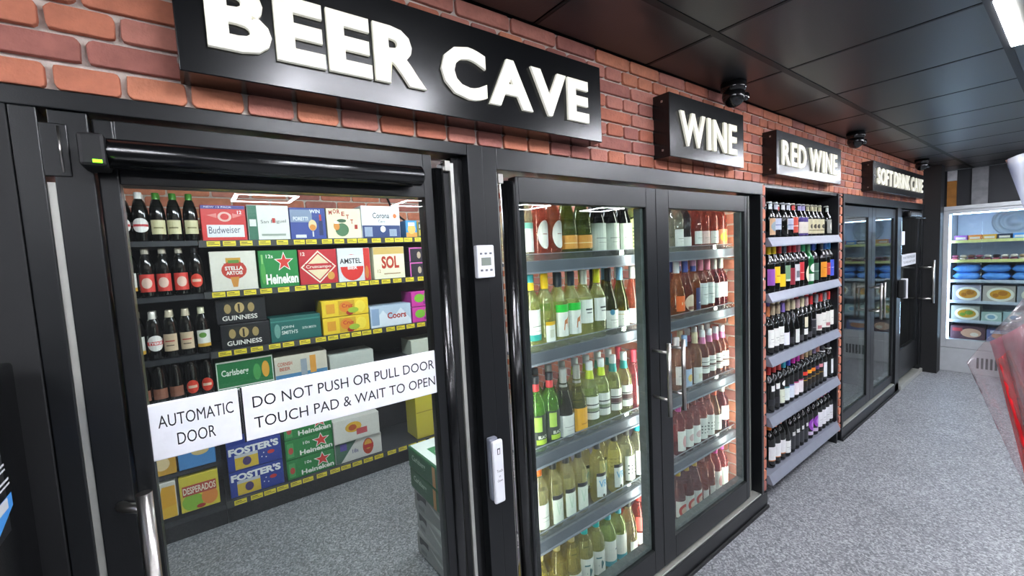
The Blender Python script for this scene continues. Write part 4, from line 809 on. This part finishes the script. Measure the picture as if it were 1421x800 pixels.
# ---- red wine rack bottles
def RB(k, cap, *lab, **kw):
    desc = kw.pop('desc'); return D_(k, 'dark', cap, list(lab), desc, **kw)
def L1(z0, z1, base='#e4e4de', *els, A=66): return (z0, z1, A, [('r', 0, 0, 1, 1, base)] + list(els))
NECK = lambda c: (.185, .218, 85, [('r', 0, 0, 1, 1, c)])
R1 = {
 'tan': RB('ale', '#c8ccd0', L1(.03, .13, '#c9a27c', ('e', .5, .5, .4, .3, '#8fa0a8')), NECK('#b8c4c8'), desc='ale bottle with tan label', name='beer_bottle'),
 'bw': RB('ale', '#c8ccd0', L1(.06, .13, '#b8c0d4', ('r', 0, .4, 1, .46, '#4a4a8a')), NECK('#b8bcc8'), desc='ale bottle with pale blue label', name='beer_bottle'),
 'diam': RB('ale', '#c8ccd0', (.03, .13, 60, [('p', [(.5, 1), (1, .5), (.5, 0), (0, .5)], '#e0dcd8'), ('r', .4, .4, .6, .6, '#6a8a98')]), NECK('#c8ccd0'), desc='ale bottle with white diamond label', name='beer_bottle'),
 'red': RB('ale', '#e8dccc', L1(.04, .14, '#cf4a34', ('r', 0, .4, 1, .46, '#e8d0c0')), NECK('#cf3f3a'), desc='ale bottle with red label', name='beer_bottle'),
 'pur': RB('ale', '#c8c8d0', L1(.02, .14, '#d6cfc4', ('r', 0, .75, 1, 1, '#3f2c78'), ('r', 0, 0, 1, .12, '#3f2c78')), NECK('#a098c8'), desc='ale bottle with purple and cream label', name='beer_bottle'),
 'crm': RB('ale', '#b8b4a0', L1(.03, .13, '#cfc8a2', ('e', .45, .5, .22, .16, '#3a3424'), ('r', .1, .2, .9, .26, '#6a6040')), NECK('#bcb894'), desc='ale bottle with cream label', name='beer_bottle'),
 'dark1': RB('ale', '#c0c0b8', L1(.03, .13, '#8f9088', ('e', .5, .5, .22, .3, '#d8d8d0')), NECK('#b9c4bc'), desc='ale bottle with grey label, set apart', name='beer_bottle'),
 'y_p': RB('bord', '#f2cc20', L1(.05, .15, '#8a4aa0'), desc='red wine with yellow cap, purple label'),
 'y_y': RB('bord', '#f2cc20', L1(.06, .16, '#ecc020', ('r', .2, .4, .8, .45, '#8a5a1a')), desc='red wine with yellow cap and label'),
 'r_y': RB('bord', '#c83a3a', L1(.03, .11, '#eac01e'), desc='red wine with low yellow label'),
 'g_g': RB('bord', '#5c6470', L1(.06, .16, '#6f9474', ('r', .1, 0, .9, .12, '#c8d0c8')), desc='red wine with grey cap, sage green label'),
 'r_dr': RB('bord', '#d8343c', L1(.03, .14, '#8a1f30'), desc='red wine with red cap, maroon label'),
 'r_w': RB('bord', '#e03a44', L1(.05, .16, '#ced2d6', ('r', .2, .2, .6, .6, '#70757c')), desc='red wine with red cap, silver label'),
 'p_r': RB('bord', '#c88a98', L1(.05, .17, '#c92d33', ('r', .2, .4, .8, .43, '#e8c0b0')), desc='red wine with pink cap, red label'),
 'gr_leaf': RB('bord', '#3fb878', (.03, .14, 50, [('e', .5, .5, .4, .5, '#dfe2c0')]), desc='red wine with green cap, cream leaf label'),
 'grb': D_('bord', '#1f7a3a', '#7cc890', [(.09, .15, 50, [('e', .5, .5, .45, .5, '#dfe8dc')]), L1(.03, .08, '#cfdccc')], 'green glass bottle with round white label', clear=.2),
 'b_g': RB('bord', '#3858b8', L1(.03, .15, '#3f5c4c', ('r', 0, .5, 1, .54, '#9ab0a0')), desc='red wine with blue cap, dark green label'),
 'g_o': RB('bord', '#585c62', L1(.04, .15, '#e8941e', ('r', .2, .6, .8, .64, '#a85a10')), desc='red wine with grey cap, orange label'),
 'b_r': RB('bord', '#3a78c8', L1(.05, .14, '#b83c38', ('r', .2, .6, .8, .64, '#e8c8b0')), desc='red wine with blue cap, brick red label'),
 'b_b': RB('bord', '#4a9ad8', L1(.04, .16, '#3f54c0', ('r', .2, .5, .8, .53, '#c8ccf0')), desc='red wine with sky blue cap, blue label'),
 'o_w': RB('bord', '#c8764a', L1(.05, .16, '#dfe0da', *lines), desc='red wine with copper cap, white label'),
 't_w': RB('bord', '#b8a88c', L1(.05, .16, '#dfe0da', *lines), desc='red wine with tan cap, white label'),
 'v_w': RB('burg', '#8a74c0', L1(.03, .11, '#dfe0e4', ('r', .55, 0, 1, 1, '#7a52b8')), desc='sloping red wine, violet cap and label'),
 'c_n': RB('burg', '#c8b490', L1(.03, .07, '#26262a'), desc='dark sloping red wine with cream cap'),
 'c_w': RB('burg', '#e0d4b0', L1(.02, .11, '#dcdfd8', A=40), desc='sloping red wine with ivory cap, white label'),
 'c_w2': RB('bord', '#e8dcb4', L1(.1, .17, '#c9c4a8', A=40), L1(.05, .09, '#dfe0da', A=45), desc='red wine with ivory cap, split label'),
 'w_n': RB('bord', '#c0a0a0', L1(.02, .06, '#3a3a3e'), desc='plain dark red wine with dusky cap'),
 'rd_d': RB('bord', '#d8363a', L1(.03, .14, '#2a2c30', ('r', 0, .92, 1, .95, '#a8a8a8'), ('r', .2, .4, .8, .44, '#888888')), desc='red wine with red cap, charcoal label'),
 's_w': RB('bord', '#8a8c90', L1(.04, .16, '#d4d4cc', ('r', .1, .1, .9, .3, '#a86a70')), desc='red wine with silver cap, white label'),
 'rd_w': RB('bord', '#e0403c', L1(.05, .16, '#dcdcd4', *lines), desc='red wine with red cap, white label'),
 'rd_s': RB('bord', '#d03c38', L1(.05, .09, '#1f2024'), (.14, .175, 40, [('r', 0, 0, 1, 1, '#e0e0dc')]), desc='red wine with red cap, white shoulder patch'),
 'rd_c': RB('bord', '#c84844', L1(.03, .12, '#cfd6c0', *lines), (.14, .175, 40, [('e', .5, .5, .5, .5, '#e0e0dc')]), desc='red wine with red cap, cream label'),
 'tl': RB('bord', '#2f9ab0', L1(.03, .12, '#cfd8d4', ('r', 0, .9, 1, 1, '#4a7a80')), desc='red wine with teal cap'),
 'bl': RB('bord', '#4858c8', L1(.03, .12, '#ccd4e0', ('r', 0, .9, 1, 1, '#4a4a90')), desc='red wine with royal blue cap'),
 'mg': RB('bord', '#d838b0', L1(.03, .12, '#dcd4d8', ('r', 0, .9, 1, 1, '#a83a70')), desc='red wine with magenta cap'),
 'bn_r': RB('bord', '#c88a78', L1(.13, .155, '#d83a28'), L1(.05, .12, '#1a1510', ('r', .1, .6, .9, .68, '#a8842c')), desc='red wine with red band, gold script'),
 'bn_y': RB('bord', '#c8ac80', L1(.13, .155, '#e8a01e'), L1(.05, .12, '#1a1510', ('r', .1, .6, .9, .68, '#a8842c')), desc='red wine with yellow band, gold script'),
 'bn_o': RB('bord', '#b8a888', L1(.13, .155, '#e07a1e'), L1(.05, .12, '#1a1510', ('r', .1, .6, .9, .68, '#a8842c')), desc='red wine with orange band, gold script'),
 'bn_p': RB('bord', '#8a7a98', L1(.13, .155, '#5a3a6a'), L1(.05, .12, '#1a1510', ('r', .1, .6, .9, .68, '#a8842c')), desc='red wine with purple band, gold script'),
 'bn_k': RB('bord', '#c88a80', L1(.13, .155, '#d88a90'), L1(.05, .12, '#1a1510', ('r', .1, .6, .9, .68, '#a8842c')), desc='red wine with pink band, gold script'),
 'bk_w': RB('bord', '#3a3c40', L1(.04, .15, '#dcdee0', A=40), (.225, .235, 180, [('r', 0, 0, 1, 1, '#d8d8d8')]), desc='red wine with black cap, white label'),
 'or_o': RB('bord', '#f07c2c', L1(.05, .14, '#dcdcdc', ('r', 0, 0, 1, .06, '#c87a3a')), desc='red wine with orange cap, white label'),
 'bg_w': RB('burg', '#26262a', L1(.03, .11, '#dfe0dc', *lines), desc='black sloping wine bottle, white label'),
 'bk_n': RB('bord', '#1c1c20', L1(.12, .145, '#c8c8c8', A=30), L1(.03, .11, '#2c2e32'), desc='all dark wine bottle with tiny white patch'),
 'purr': RB('bord', '#2a262e', (.06, .15, 64, [('e', .5, .5, .48, .5, '#8a3aa8'), ('e', .5, .5, .25, .25, '#b87ad0')]), L1(.03, .055, '#c8b8d0'), desc='red wine with round purple label'),
 'or_w': RB('bord', '#f0a04a', L1(.04, .15, '#d8d8dc', *lines), desc='red wine with amber cap, pale label'),
 'mg_w': RB('bord', '#e048a0', L1(.04, .15, '#d8d8dc', *lines), desc='red wine with pink magenta cap, pale label'),
 'rd_p': RB('bord', '#e84a58', L1(.04, .15, '#d8d8dc', *lines), desc='red wine with coral cap, pale label'),
 'vi_w': RB('bord', '#9a5ac8', L1(.04, .15, '#d8d8dc', *lines), desc='red wine with violet cap, pale label'),
}
rr = [
 ([2.871, 2.958, 3.061, 3.146, 3.221, 3.323, 3.392, 3.469, 3.548, 3.616, 3.701, 3.848], 'tan bw diam bw red pur pur crm crm crm crm dark1'),
 ([2.858, 2.93, 3.016, 3.082, 3.162, 3.244, 3.317, 3.399, 3.497, 3.586, 3.748, 3.838, 3.907], 'y_p y_y r_y g_g r_dr r_w p_r gr_leaf grb b_g g_o b_r b_b'),
 ([2.84, 2.906, 2.97, 3.04, 3.113, 3.194, 3.27, 3.369, 3.447, 3.547, 3.652, 3.74, 3.83, 3.907], 'o_w t_w t_w v_w c_n c_w w_n c_w2 w_n rd_d s_w rd_w s_w rd_w'),
 ([2.85, 2.91, 2.982, 3.061, 3.133, 3.232, 3.304, 3.37, 3.445, 3.515, 3.586, 3.658, 3.767, 3.9], 'rd_s rd_s rd_c tl bl mg mg bn_r bn_y bn_o bn_p bn_k bk_w bk_w'),
 ([2.856, 2.936, 3.0, 3.09, 3.171, 3.248, 3.32, 3.4, 3.493, 3.591, 3.678, 3.777, 3.852, 3.925], 'or_o or_o or_o bg_w bk_n bk_n bk_n bk_n purr purr or_w mg_w rd_p vi_w'),
]
fill(rr, R1, RZ, .05, 'rack', 3.868, .982, 'bottles in the open red wine rack', 1)
# bottles on the left of the cave
TY = lambda name: [('r', 0, 0, 1, 1, '#e4e0dc')]
B1 = {
 'wr': RB('big', '#e6e6e2', (.05, .13, 66, [('e', .5, .5, .5, .5, '#e6e2de'), ('r', .05, .42, .95, .58, '#b8343a')]), desc='large beer bottle with white foil neck', name='beer_bottle', c0=.2),
 'gc': RB('big', '#3f7a2a', (.04, .12, 60, [('r', 0, 0, 1, 1, '#d2cba0'), ('r', .2, .4, .8, .5, '#7a7448')]), desc='large beer bottle with green neck, cream label', name='beer_bottle', c0=.21),
 'ty': RB('big', '#dcd8d0', (.05, .14, 66, [('e', .5, .5, .5, .5, '#e6e2de'), ('r', .0, .38, 1, .62, '#c4383c'), ('t', 'TYSKIE', .1, .42, .9, .58, '#f2eeea', .03)]), desc='beer bottle with red banded white label', name='beer_bottle', c0=.22),
 'bg': RB('big', '#d8ccb4', (.04, .14, 60, [('r', 0, 0, 1, 1, '#cbb598'), ('r', .2, .55, .8, .62, '#a83a34'), ('r', .25, .3, .75, .36, '#5a4a3a')]), desc='beer bottle with beige label', name='beer_bottle', c0=.235),
 'gw': RB('big', '#c8c4a8', (.04, .14, 60, [('r', 0, 0, 1, 1, '#dcdcd4'), ('e', .4, .7, .25, .16, '#5a8a3a'), ('r', 0, .0, 1, .2, '#c89a3a')]), desc='beer bottle with white and green label', name='beer_bottle', c0=.2),
 'rl': RB('big', '#c8c0b0', (.03, .13, 64, [('r', 0, 0, 1, 1, '#cf4038'), ('e', .5, .5, .3, .3, '#e0c0b0')]), desc='beer bottle with red label', name='beer_bottle'),
 'rc': RB('big', '#2a2a2c', (.04, .12, 50, [('e', .5, .5, .5, .5, '#d2402e'), ('r', .15, .4, .85, .6, '#e8c8b0')]), desc='beer bottle with round red label', name='beer_bottle'),
 'sl': RB('big', '#d6cc9a', (.04, .1, 60, [('r', 0, 0, 1, 1, '#8a5a48')]), desc='dark beer bottle with cream neck', name='beer_bottle', c0=.215),
}
for T_, z_, ks in ((0, 1.776, 'wr wr gc gc gc'), (1, 1.461, 'gw rl rl rl rc'), (2, 1.101, 'gw ty bg bg gw'), (3, .831, 'sl sl sl rc rc')):
    xs = [[-.303, -.229, -.155, -.085, -.012]][0]
    for b_ in range(2):
        for i, k in enumerate(ks.split()):
            x = (-.375, -.28, -.187, -.094, -.001)[i] + .0
            x = (-.33, -.25, -.165, -.09, -.015)[i] if False else -.028 - (4 - i) * .0925 * .86
            bottle(B1[k], -.006 - (4 - i) * .0755, 2.07 + b_ * .078, z_, '%s, %s from left, %s, %s left shelf' % (B1[k]['desc'], ORD[i], 'front' if b_ == 0 else 'behind', SHN[T_]), 'large beer bottles on left unit', (random.random() - .5) * .4)

# ================================================================ FREEZER
FX, FY = 6.86, -.13; FW, FH, FD = 1.25, 1.885, .55
FR = pm('freezer_grey', '#a9adb0', .4, noise=.04); FIN = pm('freezer_liner', '#c9d0dc', .5, noise=.04)
f = tag(empty('display_freezer', (FX, FY, 0), -R90), 'tall grey glass-fronted display freezer at the end of the aisle', 'freezer')
def fb(nm, *a, **k): return box(nm, *a[:6], a[6], f, **k)
fb('top_panel', 0, FW, -.01, FD, FH - .045, FH, FR, bevel=.006)
fb('side_panel', 0, .055, .0, FD, .28, FH - .047, FR, bevel=.004); fb('side_panel', FW - .055, FW, .0, FD, .28, FH - .047, FR, bevel=.004)
fb('door_rail', .055, FW - .055, 0, .03, 1.80, FH - .047, FR); fb('door_rail', .055, FW - .055, 0, .03, .28, .375, FR)
fb('liner', .06, FW - .06, FD - .03, FD - .01, .3, 1.8, FIN); fb('liner_floor', .056, FW - .056, .04, FD - .03, .3, .372, FIN); fb('liner_roof', .056, FW - .056, .03, FD - .03, 1.81, 1.83, FIN)
fb('base', 0, FW, .0, FD, .0, .275, FR, bevel=.006)
for i in range(9): fb('grill_slot', .3 + i * .034, .318 + i * .034, -.004, .001, .07, .19, BLACKM)
fb('glass_pane', .055, FW - .055, .008, .013, .375, 1.8, GLASS)
FL = emis('freezer_strip', '#c4dcff', LED_FREEZER)
for x in (.058, FW - .07): fb('light_strip', x, x + .012, .02, .032, .38, 1.79, FL)
fb('light_strip', .08, FW - .08, .04, .06, 1.79, 1.805, FL)
fan = meshobj('fan_grille', lathe_data([(.17, 0), (.17, .015), (.15, .02), (.15, .01), (.11, .01), (.11, .018), (.09, .018), (.09, .01), (.05, .01), (.05, .02), (0, .022)], FR, 28), f, (.5, FD - .03, 1.69)); fan.rotation_euler = (R90, 0, 0)
FZ = [1.49, 1.27, 1.045, .81, .59]
for z in FZ:
    s = fb('shelf', .065, FW - .065, .06, FD - .04, z - .012, z, FIN)
    fb('price_rail', .065, FW - .065, .045, .06, z - .02, z + .012, pm('freezer_rail_%s' % ('y' if z > 1.2 else 'w'), '#d8d890' if z > 1.2 else '#c8d0e0', .4, noise=.1))
def fcart(x, w_, z, h_, col, els, lab, cat='carton', dep=.2):
    W = w_; t = tag(empty('frozen_food_carton', (FX + .08, FY - x - W / 2, z), -R90), lab, cat, 'cartons in the freezer')
    box('carton_body', -W / 2, W / 2, 0, dep, 0, h_, P(col), t, bevel=.003)
    meshobj('printed_front', print_mesh([('r', 0, 0, 1, 1, col)] + els, flatmap(-W / 2 + .002, .002, W - .004, h_ - .004, -.0003)), t)
food = lambda c1, c2, u=.55: [('e', u, .48, .43, .44, '#eeeadc'), ('e', u, .48, .33, .3, c1), ('e', u + .08, .55, .15, .15, c2), ('e', u - .14, .42, .1, .12, c2)]
fcart(.085, .225, .81, .18, '#a8a4b4', food('#c88a2e', '#a86a20'), 'frozen meal carton, left on second shelf up from pair')
fcart(.32, .235, .81, .18, '#b8aea8', food('#d89a2e', '#b87424'), 'frozen meal carton, middle, with golden food picture')
fcart(.565, .235, .81, .18, '#9ca0ac', food('#c8903a', '#a86a20'), 'frozen meal carton right of the golden food picture')
fcart(.08, .225, .59, .165, '#a8a8a0', food('#c89a2e', '#7a9a3a'), 'frozen meal carton with green garnish, left, lower shelf')
fcart(.315, .15, .59, .11, '#a8c0b8', [('e', .5, .5, .32, .36, '#e0e8e4'), ('e', .5, .5, .2, .22, '#8ab0c8')], 'small pale green frozen carton, lower shelf')
fcart(.475, .16, .59, .12, '#a0bcc0', [('e', .5, .5, .32, .36, '#e0e8e4'), ('e', .5, .5, .2, .22, '#78a4c8')], 'small pale blue frozen carton, lower shelf')
fcart(.66, .23, .59, .15, '#a8a8b0', food('#c88a2e', '#a86a20'), 'frozen meal carton at right on lower shelf')
fcart(.08, .27, .374, .15, '#5a3a48', [('e', .6, .5, .3, .35, '#d8a890'), ('r', .05, .6, .35, .85, '#a83a40'), ('e', .7, .4, .12, .15, '#e8d8c8')], 'dark red frozen pizza carton at freezer bottom')
fcart(.36, .25, .374, .13, '#6a70a8', [('e', .5, .5, .36, .3, '#d88a60'), ('r', .1, .7, .9, .95, '#c8cce8')], 'blue and orange frozen carton at freezer bottom')
fcart(.63, .25, .374, .14, '#7a4a50', [('e', .5, .5, .36, .3, '#d8a060')], 'maroon frozen carton at freezer bottom right')
cols = ['#9a5ab0', '#d8843a', '#d8a03a', '#2a3048', '#4a8ad0', '#cf4a50', '#d0784a', '#d8c04a', '#5a7ac0']
for i, c_ in enumerate(cols): fcart(.09 + i * .108, .1, 1.49, .062, c_, [('r', .1, .3, .9, .7, '#d8d0c8')], 'flat %s ice cream pack, %s along the top freezer shelf' % (('purple', 'orange', 'amber', 'navy', 'blue', 'red', 'copper', 'yellow', 'slate blue')[i], ORD[i]), 'pack', .15)
# pillow bags
def pillow_data(w_, d_, h_, seed, mat, puff=1):
    bm = bmesh.new(); N = 9; rnd = random.Random(seed); top = []; bot = []
    for j in range(N):
        for i in range(N):
            u, v = i / (N - 1) * 2 - 1, j / (N - 1) * 2 - 1; hh = h_ / 2 * ((1 - u ** 4) * (1 - v ** 4)) ** .5
            n_ = (rnd.random() - .5) * h_ * .18 if abs(u) < 1 and abs(v) < 1 else 0
            top.append(bm.verts.new((u * w_ / 2, v * d_ / 2, h_ / 2 + hh + n_))); bot.append(bm.verts.new((u * w_ / 2, v * d_ / 2, h_ / 2 - hh * .98)))
    for j in range(N - 1):
        for i in range(N - 1):
            a = j * N + i
            bm.faces.new((top[a], top[a + 1], top[a + N + 1], top[a + N])); bm.faces.new((bot[a], bot[a + N], bot[a + N + 1], bot[a + 1]))
    bmesh.ops.remove_doubles(bm, verts=bm.verts[:], dist=.0005); bmesh.ops.recalc_face_normals(bm, faces=bm.faces[:])
    for f_ in bm.faces: f_.smooth = True
    me = bpy.data.meshes.new('bag'); bm.to_mesh(me); bm.free(); me.materials.append(mat); return me
BLU = pm('blue_frozen_bag', '#5d9ae6', .3, noise=.12, nscale=14)
for r_ in range(2):
    for i in range(5):
        o = meshobj('frozen_food_bag', pillow_data(.215, .3, .088, i + 7 * r_, BLU), None, (FX + .23, FY - .19 - i * .22, 1.046 + r_ * .085), -R90)
        tag(o, 'blue frozen food bag, %s from left, %s layer' % (ORD[i], ('lower', 'upper')[r_]), 'bag', 'blue frozen bags')
rnd = random.Random(3); LOLC = ['#3a2228', '#6a4438', '#c8b8a8', '#b8607a', '#2c2024', '#a88a68', '#d8c8c0', '#8a4a60']
for i in range(34):
    c_ = LOLC[rnd.randrange(8)]; row = i // 17; k = i % 17
    o = meshobj('ice_lolly', pillow_data(.055, .13, .03, i, pm('lolly_' + c_, c_, .3, noise=.3, nscale=40)), None, (FX + .12 + .0 * row, FY - .1 - k * .062, 1.271 + row * .03), -R90 + (rnd.random() - .5) * .12)
    tag(o, '%s wrapped ice lolly, %s from left, %s layer' % ('dark brown,brown,cream,pink,black,tan,white,plum'.split(',')[LOLC.index(c_)], (ORD[k] if k < 18 else 'last'), ('lower', 'upper')[row]), 'ice lolly', 'wrapped lollies in the freezer')
# boards on the end wall above the freezer
for nm, y0, y1, z0, z1, c_, lab in (('wall_board', -.165, -.085, 2.215, 2.335, '#c8c8cc', 'small white board over orange board above freezer'), ('wall_board', -.165, -.085, 1.6, 2.213, '#a8702e', 'narrow orange timber board above freezer'), ('wall_board', -.42, -.29, 1.6, 2.335, '#86868a', 'wide grey concrete-look board above freezer')):
    tag(box(nm, XR - .03, XR - .001, y0, y1, z0, z1, pm('board_' + c_, c_, .7, noise=.2, nscale=12)), lab, 'board')

# ================================================================ FOREGROUND PIECES
# black display stand at the left with small price lines
t = tag(empty('display_stand', (-.26, -.2, 0)), 'black display stand with white price lines at far left edge', 'stand')
box('cabinet', -.3, .0, -.3, .16, 0, 1.46, BLACKG, t, bevel=.006)
els = [('r', 0, 0, 1, 1, '#0c0d10')]
for i, v in enumerate((.85, .735, .62, .505, .39)):
    els += [('t', '15', .46 + .02 * i, v - .03, .6 + .02 * i, v + .03, '#d8d8dc', .02), ('r', .63 + .02 * i, v + .01, .9 + .02 * i, v + .028, '#c8c8cc'), ('r', .63 + .02 * i, v - .025, .9 + .02 * i, v - .01, '#c8c8cc')]
els += [('p', [(.0, 0), (.5, .0), (.98, .2), (.98, .3), (.0, .3)], '#3f8ad0'), ('p', [(.2, .16), (.6, .18), (.6, .3), (.2, .3)], '#a83a50'), ('r', .62, .22, .9, .3, '#c8c8cc')]
meshobj('price_card', print_mesh(els, lambda u, v, h: (.001 + h, -.2 + u * .25, 1.22 + v * .2)), t)

# cellophane bouquet close to the camera on the right
CEL = glassy('cellophane', '#f0e8ea', 1.45, haze=.07, rough=.12)
RED = pm('red_tissue', '#d0121e', .4, noise=.3, nscale=12); PNK = pm('pink_tissue', '#c8607e', .5, noise=.3, nscale=14)
def crumple(nm, pts, cols, rows_, mat, parent, amp, seed):
    """pts: four corners (a,b,c,d) of a sheet; folded along its width"""
    rnd = random.Random(seed); A, B, Cc, Dd = [Vector(p) for p in pts]; bm = bmesh.new(); g = []
    nrm = (B - A).cross(Dd - A).normalized(); ph = [rnd.random() * 6 for _ in range(4)]
    for j in range(rows_ + 1):
        for i in range(cols + 1):
            u, v = i / cols, j / rows_
            p = (A * (1 - u) + B * u) * (1 - v) + (Dd * (1 - u) + Cc * u) * v
            k = amp * (math.sin(u * 9 + ph[0] + v) + .6 * math.sin(u * 19 + ph[1] - v * 2) + .5 * math.sin(v * 8 + ph[2] + u * 5)) + (rnd.random() - .5) * amp * .7
            g.append(bm.verts.new(p + nrm * k))
    for j in range(rows_):
        for i in range(cols):
            a = j * (cols + 1) + i; bm.faces.new((g[a], g[a + 1], g[a + cols + 2], g[a + cols + 1]))
    for f_ in bm.faces: f_.smooth = True
    me = bpy.data.meshes.new(nm); bm.to_mesh(me); bm.free(); me.materials.append(mat)
    o = meshobj(nm, me, parent); o.modifiers.new('thick', 'SOLIDIFY').thickness = .0008; return o
bq = tag(empty('wrapped_bouquet', (1.64, -1.2, .62)), 'red tissue in a clear pink cellophane sleeve at the right edge', 'bouquet')

def bz(pts): return [(p[0] - 1.64, p[1] + 1.2, p[2] - .62) for p in pts]
crumple('red_tissue', bz([(1.575, -.978, 1.27), (1.575, -1.0, 1.30), (1.59, -1.12, .90), (1.585, -1.055, .86)]), 14, 30, RED, bq, .009, 4)
crumple('pink_tissue', bz([(1.60, -.965, 1.31), (1.6, -1.16, 1.50), (1.63, -1.24, .8), (1.62, -1.05, .95)]), 14, 26, PNK, bq, .012, 9)
crumple('cellophane_sleeve', bz([(1.56, -.931, 1.26), (1.56, -1.04, 1.47), (1.58, -1.24, .76), (1.58, -1.10, .78)]), 20, 34, CEL, bq, .011, 2)
crumple('cellophane_sleeve', bz([(1.55, -.985, 1.36), (1.55, -1.12, 1.5), (1.57, -1.26, .8), (1.57, -1.05, 1.0)]), 20, 34, CEL, bq, .011, 5)
crumple('cellophane_tip', bz([(1.60, -.98, 1.763), (1.60, -1.06, 1.79), (1.60, -1.12, 1.56), (1.60, -1.015, 1.63)]), 8, 8, glassy('blue_cellophane', '#c8d4f4', 1.45, haze=.5, rough=.15), bq, .006, 7)
tube('stem_bunch', bz([(1.64, -1.2, .62), (1.63, -1.14, 1.1), (1.61, -1.1, 1.55)]), .012, pm('stem_green', '#3f6a34', .5, noise=.2), bq)
bk = tag(empty('flower_bucket', (1.64, -1.24, 0)), 'black bucket on a plinth holding the wrapped bouquet, right edge', 'bucket')
box('plinth', -.14, .14, -.17, .13, 0, .45, BLACKM, bk, bevel=.01)
meshobj('bucket', lathe_data([(0, 0), (.08, 0), (.11, .25), (.114, .25), (.114, .256), (.104, .256), (.075, .012), (0, .012)], BLACKG, 28), bk, (0, -.02, .451))
